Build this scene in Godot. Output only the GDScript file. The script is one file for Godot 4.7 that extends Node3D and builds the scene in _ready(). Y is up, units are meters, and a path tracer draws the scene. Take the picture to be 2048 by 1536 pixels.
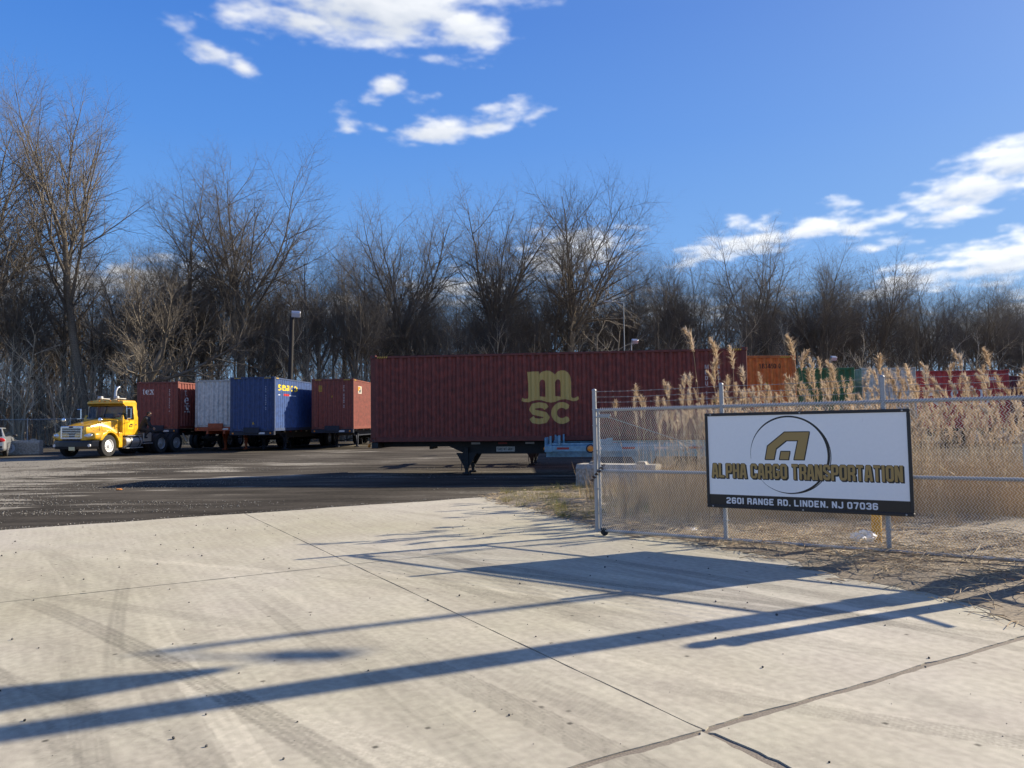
extends Node3D

# ---------------------------------------------------------------- mesh builder
class MB:
	var v := PackedVector3Array()
	var n := PackedVector3Array()
	var uv := PackedVector2Array()
	var idx := PackedInt32Array()
	var xf := Transform3D()

	func poly(pts: Array, out: Vector3, uvs: Array = []) -> void:  # a flat convex polygon whose normal points along «out»
		var nn: Vector3 = (pts[1] - pts[0]).cross(pts[2] - pts[0])
		if nn.length_squared() < 1e-16 and pts.size() > 3:
			nn = (pts[2] - pts[0]).cross(pts[3] - pts[0])
		nn = nn.normalized()
		var flip: bool = nn.dot(out) < 0.0
		if flip:
			nn = -nn
		var b := v.size()
		var wn: Vector3 = (xf.basis * nn).normalized()
		for i in pts.size():
			v.push_back(xf * pts[i])
			n.push_back(wn)
			uv.push_back(uvs[i] if uvs.size() > i else Vector2(pts[i].x, pts[i].y))
		for i in range(1, pts.size() - 1):
			if flip:
				idx.append_array([b, b + i, b + i + 1])
			else:
				idx.append_array([b, b + i + 1, b + i])

	func box(c: Vector3, s: Vector3, bev := 0.0) -> void:
		var h := s * 0.5
		var e: float = min(bev, min(h.x, min(h.y, h.z)) * 0.49)
		for a in 3:
			var a1 := (a + 1) % 3
			var a2 := (a + 2) % 3
			for sg in [-1.0, 1.0]:
				var pts := []
				for q in [[-1, -1], [1, -1], [1, 1], [-1, 1]]:
					var p := Vector3()
					p[a] = sg * h[a]
					p[a1] = q[0] * (h[a1] - e)
					p[a2] = q[1] * (h[a2] - e)
					pts.append(c + p)
				var o := Vector3()
				o[a] = sg
				poly(pts, o)
		if e <= 0.0:
			return
		for a in 3:  # the chamfers along axis a
			var a1 := (a + 1) % 3
			var a2 := (a + 2) % 3
			for s1 in [-1.0, 1.0]:
				for s2 in [-1.0, 1.0]:
					var o := Vector3()
					o[a1] = s1
					o[a2] = s2
					var pts := []
					for q in [[-1.0, 0], [1.0, 0], [1.0, 1], [-1.0, 1]]:
						var p := Vector3()
						p[a] = q[0] * (h[a] - e)
						p[a1] = s1 * (h[a1] - (e if q[1] == 1 else 0.0))
						p[a2] = s2 * (h[a2] - (0.0 if q[1] == 1 else e))
						pts.append(c + p)
					poly(pts, o)
		for sx in [-1.0, 1.0]:
			for sy in [-1.0, 1.0]:
				for sz in [-1.0, 1.0]:
					poly([c + Vector3(sx * h.x, sy * (h.y - e), sz * (h.z - e)), c + Vector3(sx * (h.x - e), sy * h.y, sz * (h.z - e)), c + Vector3(sx * (h.x - e), sy * (h.y - e), sz * h.z)], Vector3(sx, sy, sz))

	func prism(outline: Array, z0: float, z1: float) -> void:  # a convex outline in x and y, drawn out along z
		var c := Vector2()
		for p in outline:
			c += p
		c /= outline.size()
		var lo := []
		var hi := []
		for p in outline:
			lo.append(Vector3(p.x, p.y, z0))
			hi.append(Vector3(p.x, p.y, z1))
		poly(lo, Vector3(0, 0, z0 - z1))
		poly(hi, Vector3(0, 0, z1 - z0))
		for i in outline.size():
			var j := (i + 1) % outline.size()
			var m: Vector2 = (outline[i] + outline[j]) * 0.5 - c
			poly([lo[i], lo[j], hi[j], hi[i]], Vector3(m.x, m.y, 0))

	func tube(path: PackedVector3Array, radii: PackedFloat32Array, k: int, caps := false) -> void:
		var m := path.size()
		var b := v.size()
		var d: Vector3 = (path[1] - path[0]).normalized()
		var u: Vector3 = d.cross(Vector3(0.31, 0.12, 0.94)).normalized()
		if u.length_squared() < 0.5:
			u = d.cross(Vector3.RIGHT).normalized()
		for i in m:
			if i > 0 and i < m - 1:
				d = (path[i + 1] - path[i - 1]).normalized()
			elif i == m - 1:
				d = (path[i] - path[i - 1]).normalized()
			u = (u - d * u.dot(d)).normalized()
			var w := d.cross(u)
			for j in k:
				var a := TAU * j / k
				var nn := u * cos(a) + w * sin(a)
				v.push_back(xf * (path[i] + nn * radii[i]))
				n.push_back(xf.basis * nn)
				uv.push_back(Vector2(float(j) / k, float(i)))
		for i in m - 1:
			for j in k:
				var j2 := (j + 1) % k
				var p := b + i * k + j
				var q := b + i * k + j2
				idx.append_array([p, p + k, q, q, p + k, q + k])
		if caps:
			for e in [0, m - 1]:
				var dd: Vector3 = path[0] - path[1] if e == 0 else path[m - 1] - path[m - 2]
				var pts := []
				for j in k:
					pts.append(xf.affine_inverse() * v[b + e * k + j])
				poly(pts, dd)

	func cyl(a: Vector3, b: Vector3, r0: float, r1: float, k := 12, caps := true) -> void:
		tube(PackedVector3Array([a, b]), PackedFloat32Array([r0, r1]), k, caps)

	func bar(pts: Array, r: float, k := 6) -> void:
		var rr := PackedFloat32Array()
		for p in pts:
			rr.push_back(r)
		tube(PackedVector3Array(pts), rr, k, true)

	func lathe(a: Vector3, axis: Vector3, prof: Array, k := 24) -> void:  # prof: Vector2(radius, distance along the axis)
		axis = axis.normalized()
		var u: Vector3 = axis.cross(Vector3.UP if absf(axis.y) < 0.9 else Vector3.RIGHT).normalized()
		var w := axis.cross(u)
		for i in prof.size() - 1:
			var p: Vector2 = prof[i]
			var q: Vector2 = prof[i + 1]
			var b := v.size()
			var nr := Vector2(q.y - p.y, -(q.x - p.x)).normalized()
			for j in k + 1:
				var t := TAU * j / k
				var rad := u * cos(t) + w * sin(t)
				for e in [p, q]:
					v.push_back(xf * (a + rad * e.x + axis * e.y))
					n.push_back((xf.basis * (rad * nr.x + axis * nr.y)).normalized())
					uv.push_back(Vector2(t, e.y))
			for j in k:
				var s := b + j * 2
				idx.append_array([s, s + 1, s + 2, s + 2, s + 1, s + 3])

	func ball(c: Vector3, r: Vector3, k := 12, rows := 7) -> void:
		var b := v.size()
		for i in rows + 1:
			var t := PI * i / rows
			for j in k + 1:
				var a := TAU * j / k
				var d := Vector3(sin(t) * cos(a), cos(t), sin(t) * sin(a))
				v.push_back(xf * (c + d * r))
				n.push_back((xf.basis * (d / r)).normalized())
				uv.push_back(Vector2(a, t))
		for i in rows:
			for j in k:
				var p := b + i * (k + 1) + j
				idx.append_array([p, p + k + 1, p + 1, p + 1, p + k + 1, p + k + 2])

	func mesh() -> ArrayMesh:
		var arr := []
		arr.resize(Mesh.ARRAY_MAX)
		arr[Mesh.ARRAY_VERTEX] = v
		arr[Mesh.ARRAY_NORMAL] = n
		arr[Mesh.ARRAY_TEX_UV] = uv
		arr[Mesh.ARRAY_INDEX] = idx
		var m := ArrayMesh.new()
		if idx.size():
			m.add_surface_from_arrays(Mesh.PRIMITIVE_TRIANGLES, arr)
		return m

# ---------------------------------------------------------------- nodes and materials
var used := {}
var M := {}

func lin(r: float, g: float, b: float) -> Color:
	return Color(r, g, b).linear_to_srgb()

func numbered(called: String) -> String:
	var k: int = used.get(called, 0)
	used[called] = k + 1
	return called if k == 0 else "%s_%03d" % [called, k]

func tag(o: Node, label := "", category := "", group := "", kind := "") -> Node:
	if label: o.set_meta("label", label)
	if category: o.set_meta("category", category)
	if group: o.set_meta("group", group)
	if kind: o.set_meta("kind", kind)
	return o

func thing(called: String, label: String, category: String, at := Vector3.ZERO, turn := 0.0, group := "") -> Node3D:
	var o := Node3D.new()
	o.name = numbered(called)
	o.position = at
	o.rotation.y = turn
	add_child(o)
	tag(o, label, category, group)
	return o

func part(called: String, b: Variant, m: Material, parent: Node) -> MeshInstance3D:
	var o := MeshInstance3D.new()
	o.name = called if parent != self else numbered(called)
	o.mesh = b.mesh() if b is MB else b
	o.material_override = m
	parent.add_child(o, true)
	return o

func dup(root: Node3D, at: Vector3, turn: float, label := "", group := "") -> Node3D:
	var r: Node3D = root.duplicate()
	r.name = numbered(str(root.name).rstrip("0123456789").trim_suffix("_"))
	add_child(r)
	r.position = at
	r.rotation.y = turn
	if label: r.set_meta("label", label)
	if group: r.set_meta("group", group)
	return r

func scatter(called: String, mesh: Mesh, m: Material, where: Array, colors: Array, parent: Node) -> MultiMeshInstance3D:
	var mm := MultiMesh.new()
	mm.transform_format = MultiMesh.TRANSFORM_3D
	mm.use_colors = colors.size() > 0
	mm.mesh = mesh
	mm.instance_count = where.size()
	for i in where.size():
		mm.set_instance_transform(i, where[i])
		if colors.size():
			mm.set_instance_color(i, colors[i])
	var o := MultiMeshInstance3D.new()
	o.name = called if parent != self else numbered(called)
	o.multimesh = mm
	o.material_override = m
	parent.add_child(o, true)
	o.set_meta("kind", "stuff")
	return o

func noise_bytes(w: int, h: int, freq: float, oct: int, sd: int, seamless := true, stretch := 1.0) -> PackedByteArray:
	var f := FastNoiseLite.new()
	f.seed = sd
	f.noise_type = FastNoiseLite.TYPE_SIMPLEX_SMOOTH
	f.frequency = freq
	f.fractal_octaves = oct
	f.fractal_gain = 0.55
	var im: Image
	if stretch != 1.0:
		im = f.get_image(int(w / stretch), h)
		im.resize(w, h, Image.INTERPOLATE_CUBIC)
	else:
		im = f.get_seamless_image(w, h) if seamless else f.get_image(w, h)
	im.convert(Image.FORMAT_L8)
	return im.get_data()

func ramp_tex(size: int, freq: float, oct: int, sd: int, lo: Color, hi: Color, gamma := 1.0) -> ImageTexture:
	var d := noise_bytes(size, size, freq, oct, sd)
	var lut := PackedByteArray()
	for i in 256:
		var c := lo.lerp(hi, pow(i / 255.0, gamma))
		lut.append_array([int(c.r * 255), int(c.g * 255), int(c.b * 255)])
	var o := PackedByteArray()
	o.resize(size * size * 3)
	for i in size * size:
		var k := d[i] * 3
		o[i * 3] = lut[k]
		o[i * 3 + 1] = lut[k + 1]
		o[i * 3 + 2] = lut[k + 2]
	return ImageTexture.create_from_image(Image.create_from_data(size, size, false, Image.FORMAT_RGB8, o))

func mat(c: Color, rough := 0.6, metal := 0.0, tex: Texture2D = null, scale := 1.0) -> StandardMaterial3D:
	var m := StandardMaterial3D.new()
	m.albedo_color = c
	m.roughness = rough
	m.metallic = metal
	if tex:
		m.albedo_texture = tex
		m.uv1_triplanar = true
		m.uv1_scale = Vector3.ONE * scale
	return m

# ---------------------------------------------------------------- painting of flat print
func fill_tris(im: Image, t: PackedVector2Array, c: Color) -> void:  # triangles in pixels
	var w := im.get_width()
	var h := im.get_height()
	for i in range(0, t.size() - 2, 3):
		var a := t[i]
		var b := t[i + 1]
		var d := t[i + 2]
		var area := (b - a).cross(d - a)
		if absf(area) < 1e-6:
			continue
		for y in range(maxi(0, int(floor(minf(a.y, minf(b.y, d.y))))), mini(h, int(ceil(maxf(a.y, maxf(b.y, d.y)))) + 1)):
			for x in range(maxi(0, int(floor(minf(a.x, minf(b.x, d.x))))), mini(w, int(ceil(maxf(a.x, maxf(b.x, d.x)))) + 1)):
				var p := Vector2(x + 0.5, y + 0.5)
				var e0 := (b - a).cross(p - a) / area
				var e1 := (d - b).cross(p - b) / area
				var e2 := (a - d).cross(p - d) / area
				if e0 >= 0 and e1 >= 0 and e2 >= 0:
					im.set_pixel(x, y, c)

func fill_poly(im: Image, pts: PackedVector2Array, c: Color, holes: Array = []) -> void:
	var r := Rect2(pts[0], Vector2.ZERO)
	for p in pts:
		r = r.expand(p)
	for y in range(maxi(0, int(r.position.y)), mini(im.get_height(), int(r.end.y) + 2)):
		for x in range(maxi(0, int(r.position.x)), mini(im.get_width(), int(r.end.x) + 2)):
			var p := Vector2(x + 0.5, y + 0.5)
			if not Geometry2D.is_point_in_polygon(p, pts):
				continue
			var cut := false
			for hh in holes:
				cut = cut or Geometry2D.is_point_in_polygon(p, hh)
			if not cut:
				im.set_pixel(x, y, c)

func stroke(im: Image, pts: PackedVector2Array, half: float, c: Color, butt := false, closed := false) -> void:
	var k := pts.size()
	var w := im.get_width()
	var h := im.get_height()
	for i in (k if closed else k - 1):
		var a := pts[i]
		var b := pts[(i + 1) % k]
		var ab := b - a
		var l2 := maxf(ab.length_squared(), 1e-9)
		var lo_open := butt and not closed and i == 0
		var hi_open := butt and not closed and i == k - 2
		for y in range(maxi(0, int(minf(a.y, b.y) - half)), mini(h, int(maxf(a.y, b.y) + half) + 2)):
			for x in range(maxi(0, int(minf(a.x, b.x) - half)), mini(w, int(maxf(a.x, b.x) + half) + 2)):
				var p := Vector2(x + 0.5, y + 0.5)
				var t := (p - a).dot(ab) / l2
				if (t < 0.0 and lo_open) or (t > 1.0 and hi_open):
					continue
				t = clampf(t, 0.0, 1.0)
				if p.distance_squared_to(a + ab * t) <= half * half:
					im.set_pixel(x, y, c)

func text_tris(txt: String, font: String, bold := true) -> PackedVector2Array:  # in units of the capital's height, from x = 0
	var f := SystemFont.new()
	f.font_names = PackedStringArray([font])
	f.font_weight = 700 if bold else 400
	var t := TextMesh.new()
	t.font = f
	t.font_size = 64
	t.pixel_size = 0.01
	t.depth = 0.0
	t.text = txt
	t.horizontal_alignment = HORIZONTAL_ALIGNMENT_LEFT
	var s := t.surface_get_arrays(0)
	var vv: PackedVector3Array = s[Mesh.ARRAY_VERTEX]
	var nn: PackedVector3Array = s[Mesh.ARRAY_NORMAL]
	var ix: PackedInt32Array = s[Mesh.ARRAY_INDEX] if s[Mesh.ARRAY_INDEX] != null else PackedInt32Array(range(vv.size()))
	var lo := Vector2(1e9, 1e9)
	var hi := -lo
	for p in vv:
		lo = lo.min(Vector2(p.x, p.y))
		hi = hi.max(Vector2(p.x, p.y))
	var out := PackedVector2Array()
	for i in range(0, ix.size() - 2, 3):
		if nn[ix[i]].z < 0.5:
			continue
		for j in 3:
			var p := vv[ix[i + j]]
			out.push_back(Vector2(p.x - lo.x, p.y - lo.y) / (hi.y - lo.y))
	return out

func print_text(im: Image, txt: String, font: String, at: Vector2, high: float, wide: float, c: Color) -> void:  # lower left corner, height, stretch in pixels
	var t := text_tris(txt, font)
	for i in t.size():
		t[i] = at + Vector2(t[i].x * high * wide, -t[i].y * high)
	fill_tris(im, t, c)

const GLYPH := {
	"A": [[0.08, 0, 0.21, 0.9, 0.39, 0.9, 0.52, 0], [0.16, 0.3, 0.44, 0.3]], "L": [[0.1, 1, 0.1, 0.1, 0.52, 0.1]], "P": [[0.1, 0, 0.1, 0.9, 0.42, 0.9, 0.5, 0.82, 0.5, 0.5, 0.42, 0.42, 0.15, 0.42]],
	"H": [[0.1, 0, 0.1, 1], [0.5, 0, 0.5, 1], [0.15, 0.5, 0.45, 0.5]], "C": [[0.5, 0.64, 0.5, 0.82, 0.42, 0.9, 0.18, 0.9, 0.1, 0.82, 0.1, 0.18, 0.18, 0.1, 0.42, 0.1, 0.5, 0.18, 0.5, 0.36]],
	"R": [[0.1, 0, 0.1, 0.9, 0.42, 0.9, 0.5, 0.82, 0.5, 0.54, 0.42, 0.46, 0.15, 0.46], [0.38, 0.44, 0.5, 0.3, 0.5, 0]], "G": [[0.5, 0.68, 0.5, 0.82, 0.42, 0.9, 0.18, 0.9, 0.1, 0.82, 0.1, 0.18, 0.18, 0.1, 0.42, 0.1, 0.5, 0.18, 0.5, 0.48, 0.3, 0.48]],
	"O": [[0.1, 0.18, 0.1, 0.82, 0.18, 0.9, 0.42, 0.9, 0.5, 0.82, 0.5, 0.18, 0.42, 0.1, 0.18, 0.1, 0.1, 0.18]], "T": [[0, 0.9, 0.56, 0.9], [0.28, 0, 0.28, 0.85]], "N": [[0.1, 0, 0.1, 1], [0.5, 0, 0.5, 1], [0.13, 0.93, 0.47, 0.07]],
	"S": [[0.5, 0.68, 0.5, 0.82, 0.42, 0.9, 0.18, 0.9, 0.1, 0.82, 0.1, 0.62, 0.5, 0.38, 0.5, 0.18, 0.42, 0.1, 0.18, 0.1, 0.1, 0.18, 0.1, 0.32]], "I": [[0.1, 0, 0.1, 1]], "1": [[0.1, 0, 0.1, 1]],
	"2": [[0.1, 0.7, 0.1, 0.82, 0.18, 0.9, 0.42, 0.9, 0.5, 0.82, 0.5, 0.6, 0.1, 0.28, 0.1, 0.1, 0.56, 0.1]], "6": [[0.5, 0.74, 0.5, 0.82, 0.42, 0.9, 0.18, 0.9, 0.1, 0.82, 0.1, 0.18, 0.18, 0.1, 0.42, 0.1, 0.5, 0.18, 0.5, 0.46, 0.42, 0.54, 0.15, 0.54]],
	"0": [[0.1, 0.18, 0.1, 0.82, 0.18, 0.9, 0.42, 0.9, 0.5, 0.82, 0.5, 0.18, 0.42, 0.1, 0.18, 0.1, 0.1, 0.18]], "7": [[0.04, 0.9, 0.5, 0.9, 0.26, 0]],
	"3": [[0.1, 0.72, 0.1, 0.82, 0.18, 0.9, 0.42, 0.9, 0.5, 0.82, 0.5, 0.6, 0.42, 0.5, 0.24, 0.5], [0.42, 0.5, 0.5, 0.4, 0.5, 0.18, 0.42, 0.1, 0.18, 0.1, 0.1, 0.18, 0.1, 0.28]], "E": [[0.54, 0.9, 0.1, 0.9, 0.1, 0.1, 0.54, 0.1], [0.15, 0.5, 0.46, 0.5]],
	"D": [[0.1, 0.1, 0.1, 0.9, 0.38, 0.9, 0.5, 0.78, 0.5, 0.22, 0.38, 0.1, 0.08, 0.1]], "J": [[0.5, 1, 0.5, 0.18, 0.42, 0.1, 0.18, 0.1, 0.1, 0.18, 0.1, 0.34]], ".": [[0.02, 0.09, 0.2, 0.09]],
}

func glyph_width(g: String) -> float:
	return 0.32 if g == " " else 0.3 if g in ["I", "1", "."] else 0.68

func block_text(im: Image, txt: String, at: Vector2, size: Vector2, half: float, c: Color) -> void:  # narrow block capitals filling a box from its lower left corner
	var total := 0.0
	for g in txt:
		total += glyph_width(g)
	var k := size.x / total
	var x := 0.0
	for g in txt:
		for line in GLYPH.get(g, []):
			var pts := PackedVector2Array()
			for i in range(0, line.size(), 2):
				pts.push_back(at + Vector2((x + line[i]) * k, -line[i + 1] * size.y))
			stroke(im, pts, half, c, true)
		x += glyph_width(g)

func emblem(im: Image, at: Vector2, s: float, gold: Color, edge: Color) -> void:  # the yard's arch-like A, s = its height in pixels
	var arch := PackedVector2Array([Vector2(0, 0), Vector2(0.1, 0.49), Vector2(0.74, 1), Vector2(1.62, 1), Vector2(1.4, 0), Vector2(1.06, 0), Vector2(1.22, 0.7), Vector2(0.78, 0.7), Vector2(0.4, 0.4), Vector2(0.31, 0)])
	var dot := PackedVector2Array([Vector2(0.53, 0), Vector2(0.59, 0.28), Vector2(0.9, 0.28), Vector2(0.84, 0)])
	for shape in [arch, dot]:
		var p := PackedVector2Array()
		for q in shape:
			p.push_back(at + Vector2(q.x * s, -q.y * s))
		stroke(im, p, s * 0.035, edge, false, true)
		var moved := PackedVector2Array()
		for q in p:
			moved.push_back(q + Vector2(0.035, 0.035) * s)
		fill_poly(im, moved, edge)
		fill_poly(im, p, gold)

# ---------------------------------------------------------------- soft bodies: a distance field meshed as surface nets
func capsule(p: Vector3, a: Vector3, b: Vector3, ra: float, rb: float) -> float:
	var ab := b - a
	var t := clampf((p - a).dot(ab) / maxf(ab.length_squared(), 1e-9), 0.0, 1.0)
	return p.distance_to(a + ab * t) - lerpf(ra, rb, t)

func smin(a: float, b: float, k: float) -> float:
	var h := maxf(k - absf(a - b), 0.0) / k
	return minf(a, b) - h * h * k * 0.25

func sdbox(p: Vector3, c: Vector3, h: Vector3, r: float) -> float:
	var q := (p - c).abs() - h + Vector3.ONE * r
	return q.max(Vector3.ZERO).length() + minf(maxf(q.x, maxf(q.y, q.z)), 0.0) - r

func nets(b: MB, f: Callable, lo: Vector3, hi: Vector3, cell: float) -> void:
	var nx := int(ceil((hi.x - lo.x) / cell)) + 1
	var ny := int(ceil((hi.y - lo.y) / cell)) + 1
	var nz := int(ceil((hi.z - lo.z) / cell)) + 1
	var g := PackedFloat32Array()
	g.resize(nx * ny * nz)
	var at := 0
	for k in nz:
		for j in ny:
			for i in nx:
				g[at] = f.call(lo + Vector3(i, j, k) * cell)
				at += 1
	var sy := nx
	var sz := nx * ny
	var cells := PackedInt32Array()
	cells.resize(nx * ny * nz)
	cells.fill(-1)
	var offs := [0, 1, sy, sy + 1, sz, sz + 1, sz + sy, sz + sy + 1]
	var edges := [[0, 1], [2, 3], [4, 5], [6, 7], [0, 2], [1, 3], [4, 6], [5, 7], [0, 4], [1, 5], [2, 6], [3, 7]]
	var base := b.v.size()
	for k in nz - 1:
		for j in ny - 1:
			for i in nx - 1:
				var o := i + j * sy + k * sz
				var neg := 0
				for q in offs:
					if g[o + q] < 0.0:
						neg += 1
				if neg == 0 or neg == 8:
					continue
				var s := Vector3.ZERO
				var m := 0
				for e in edges:
					var a: float = g[o + offs[e[0]]]
					var c: float = g[o + offs[e[1]]]
					if (a < 0.0) != (c < 0.0):
						var t := a / (a - c)
						var pa := Vector3(e[0] & 1, (e[0] >> 1) & 1, e[0] >> 2)
						var pc := Vector3(e[1] & 1, (e[1] >> 1) & 1, e[1] >> 2)
						s += pa.lerp(pc, t)
						m += 1
				var p := lo + (Vector3(i, j, k) + s / m) * cell
				var h := cell * 0.4
				var nn := Vector3(f.call(p + Vector3(h, 0, 0)) - f.call(p - Vector3(h, 0, 0)), f.call(p + Vector3(0, h, 0)) - f.call(p - Vector3(0, h, 0)), f.call(p + Vector3(0, 0, h)) - f.call(p - Vector3(0, 0, h))).normalized()
				cells[o] = b.v.size()
				b.v.push_back(b.xf * p)
				b.n.push_back(b.xf.basis * nn)
				b.uv.push_back(Vector2(p.x, p.y))
	for k in range(1, nz - 1):
		for j in range(1, ny - 1):
			for i in range(1, nx - 1):
				var o := i + j * sy + k * sz
				var a := g[o] < 0.0
				for ax in 3:
					var step: int = [1, sy, sz][ax]
					if a == (g[o + step] < 0.0):
						continue
					var d1: int = [sy, sz, 1][ax]
					var d2: int = [sz, 1, sy][ax]
					var q := [cells[o], cells[o - d1], cells[o - d1 - d2], cells[o - d2]]
					if q.min() < base:
						continue
					if a:
						b.idx.append_array([q[0], q[2], q[1], q[0], q[3], q[2]])
					else:
						b.idx.append_array([q[0], q[1], q[2], q[0], q[2], q[3]])

# ---------------------------------------------------------------- the place
func gy(z: float) -> float:  # the yard climbs gently towards the woods
	return 0.3 * smoothstep(24.0, 40.0, -z)

func rot_at(at: Vector3, dir: Vector3, s := 1.0) -> Transform3D:
	var y := dir.normalized()
	var x := y.cross(Vector3(0.3, 0.1, 0.9)).normalized()
	return Transform3D(Basis(x * s, y * s, x.cross(y) * s), at)

func sky_panorama() -> ImageTexture:
	var W := 4096
	var H := 2048
	var rng := RandomNumberGenerator.new()
	rng.seed = 11
	# clouds: azimuth, elevation, half width, half height (degrees), density, slope
	var cl := [
		[-10.5, 28.6, 10.5, 2.6, 1.15, 0.0], [-15.5, 27.4, 4.5, 1.8, 0.9, 0.0], [-3.5, 27.6, 4.5, 2.2, 0.9, 0.0], [-9.0, 31.5, 11.0, 3.0, 1.2, 0.0],
		[-22.0, 24.9, 2.4, 1.0, 0.72, -0.4], [-19.6, 24.0, 1.2, 0.9, 0.6, -0.4],
		[-9.0, 23.8, 1.7, 1.0, 0.74, 0.3], [-6.4, 22.8, 1.9, 0.8, 0.6, -0.3],
		[-5.6, 20.9, 3.4, 1.1, 0.95, 0.1], [-1.5, 21.6, 2.8, 1.0, 0.85, 0.3], [2.4, 22.2, 1.4, 0.7, 0.6, 0.3], [-12.2, 21.0, 1.0, 1.2, 0.56, 0.0], [-9.6, 20.9, 0.9, 0.5, 0.55, 0.0],
		[4.2, 12.2, 4.6, 2.0, 1.0, 0.1], [-4.0, 9.6, 5.0, 1.7, 0.8, 0.0], [-12.0, 8.2, 5.0, 1.4, 0.75, 0.0], [-27.0, 9.6, 9.0, 1.5, 0.9, 0.1],
		[31.2, 14.3, 3.4, 1.5, 1.15, 0.1], [33.8, 15.7, 3.4, 1.6, 1.2, 0.1], [29.9, 12.9, 2.4, 0.8, 0.95, 0.1], [27.8, 13.9, 1.2, 0.6, 0.6, 0.2],
		[24.2, 12.8, 2.6, 0.9, 0.9, 0.0], [21.4, 12.9, 2.4, 0.8, 0.95, 0.05], [23.2, 14.3, 1.3, 0.6, 0.75, 0.1], [26.8, 13.4, 1.0, 0.5, 0.65, 0.0],
		[17.4, 12.3, 3.2, 1.1, 1.1, 0.1], [14.2, 12.0, 2.2, 0.9, 0.9, 0.3], [18.8, 14.1, 0.9, 0.5, 0.6, 0.3], [16.6, 13.9, 0.9, 0.6, 0.55, 0.0],
		[26.2, 11.4, 2.6, 0.5, 0.75, 0.15], [33.5, 9.8, 5.6, 1.5, 1.2, 0.12], [27.5, 9.0, 3.4, 1.2, 1.0, 0.3], [30.0, 5.0, 9.0, 1.7, 0.85, 0.05], [36.0, 6.0, 6.0, 1.6, 0.9, 0.0], [12.0, 7.5, 9.0, 1.6, 0.7, 0.0],
	]
	for i in 130:  # broken fair-weather cloud for the unseen sky, extra ones to whiten the shade
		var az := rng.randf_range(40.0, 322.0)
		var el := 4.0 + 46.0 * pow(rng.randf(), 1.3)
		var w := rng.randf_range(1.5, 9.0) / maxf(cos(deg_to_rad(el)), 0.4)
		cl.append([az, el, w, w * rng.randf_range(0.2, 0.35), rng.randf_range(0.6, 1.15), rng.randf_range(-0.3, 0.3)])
	var dens := PackedFloat32Array()
	dens.resize(W * H / 2)
	var low := PackedFloat32Array()
	low.resize(W * H / 2)
	var ppd := W / 360.0
	for c in cl:
		var cx: float = fposmod(c[0] + 0.0, 360.0) * ppd
		var cy: float = (90.0 - c[1]) * ppd
		var rx: float = c[2] * ppd
		var ry: float = c[3] * ppd
		for y in range(maxi(0, int(cy - ry * 2.6)), mini(H / 2, int(cy + ry * 2.6))):
			for x in range(int(cx - rx * 1.5), int(cx + rx * 1.5)):
				var dx := (x - cx) / rx
				var dy: float = (y - cy) / ry + dx * rx / ry * c[5]
				if dy > 0.0:
					dy *= 1.25
				var e := 1.0 - sqrt(dx * dx + dy * dy)
				if e > -0.45:
					var k := y * W + posmod(x, W)
					var d: float = c[4] * (e + 0.5)
					if d > dens[k]:
						dens[k] = d
						low[k] = dy
	var nz := FastNoiseLite.new()
	nz.seed = 5
	nz.frequency = 1.0
	nz.fractal_octaves = 6
	nz.fractal_gain = 0.57
	var out := PackedFloat32Array()
	out.resize(W * H * 3)
	var stops := [[0.0, Color(0.37, 0.61, 0.90)], [6.0, Color(0.255, 0.505, 0.87)], [12.0, Color(0.165, 0.395, 0.83)], [20.0, Color(0.10, 0.30, 0.78)], [28.0, Color(0.064, 0.228, 0.70)], [45.0, Color(0.04, 0.15, 0.52)], [90.0, Color(0.03, 0.11, 0.42)]]
	var sun := Vector3(0.91 * 0.895, 0.446, -0.415 * 0.895).normalized()
	for y in H / 2:
		var el := 90.0 - (y + 0.5) / ppd
		var base := Color.BLACK
		for i in stops.size() - 1:
			if el >= stops[i][0] and el <= stops[i + 1][0]:
				base = stops[i][1].lerp(stops[i + 1][1], (el - stops[i][0]) / (stops[i + 1][0] - stops[i][0]))
		var ce := cos(deg_to_rad(el))
		var se := sin(deg_to_rad(el))
		for x in W:
			var o := (y * W + x) * 3
			var az := deg_to_rad((x + 0.5) / ppd)
			var dir := Vector3(sin(az) * ce, se, -cos(az) * ce)
			var cs := dir.dot(sun)
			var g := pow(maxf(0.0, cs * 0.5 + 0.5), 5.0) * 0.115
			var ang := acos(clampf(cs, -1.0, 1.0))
			var halo := 1.6 * exp(-ang / 0.11) + 0.2 * exp(-ang / 0.24)  # bright glow round the unseen sun, added to lift the fill light
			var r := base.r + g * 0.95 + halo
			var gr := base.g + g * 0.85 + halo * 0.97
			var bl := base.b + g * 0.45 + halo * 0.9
			var d := dens[y * W + x]
			if d > 0.0:
				var q := dir / maxf(se + 0.12, 0.1)
				var nn := nz.get_noise_3d(q.x * 6.5, se * 28.0, q.z * 6.5)
				var a := smoothstep(0.0, 1.05, d * 0.86 + nn * 0.95 - 0.20)
				if a > 0.0:
					var thick := smoothstep(0.45, 1.25, d + nn * 0.5)
					var sh := clampf(thick * (0.30 + 0.42 * low[y * W + x]) - nn * 0.35, 0.0, 0.5)
					a = minf(a, 0.97)
					var lit := 1.0 + 0.22 * smoothstep(0.2, 0.95, cs) + 0.35 * smoothstep(0.1, -0.8, cs)  # clouds near the sun and behind the view brightened for white fill
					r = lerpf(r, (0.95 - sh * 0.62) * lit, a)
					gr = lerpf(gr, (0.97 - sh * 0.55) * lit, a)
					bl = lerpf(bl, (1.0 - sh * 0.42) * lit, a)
			out[o] = r
			out[o + 1] = gr
			out[o + 2] = bl
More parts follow.
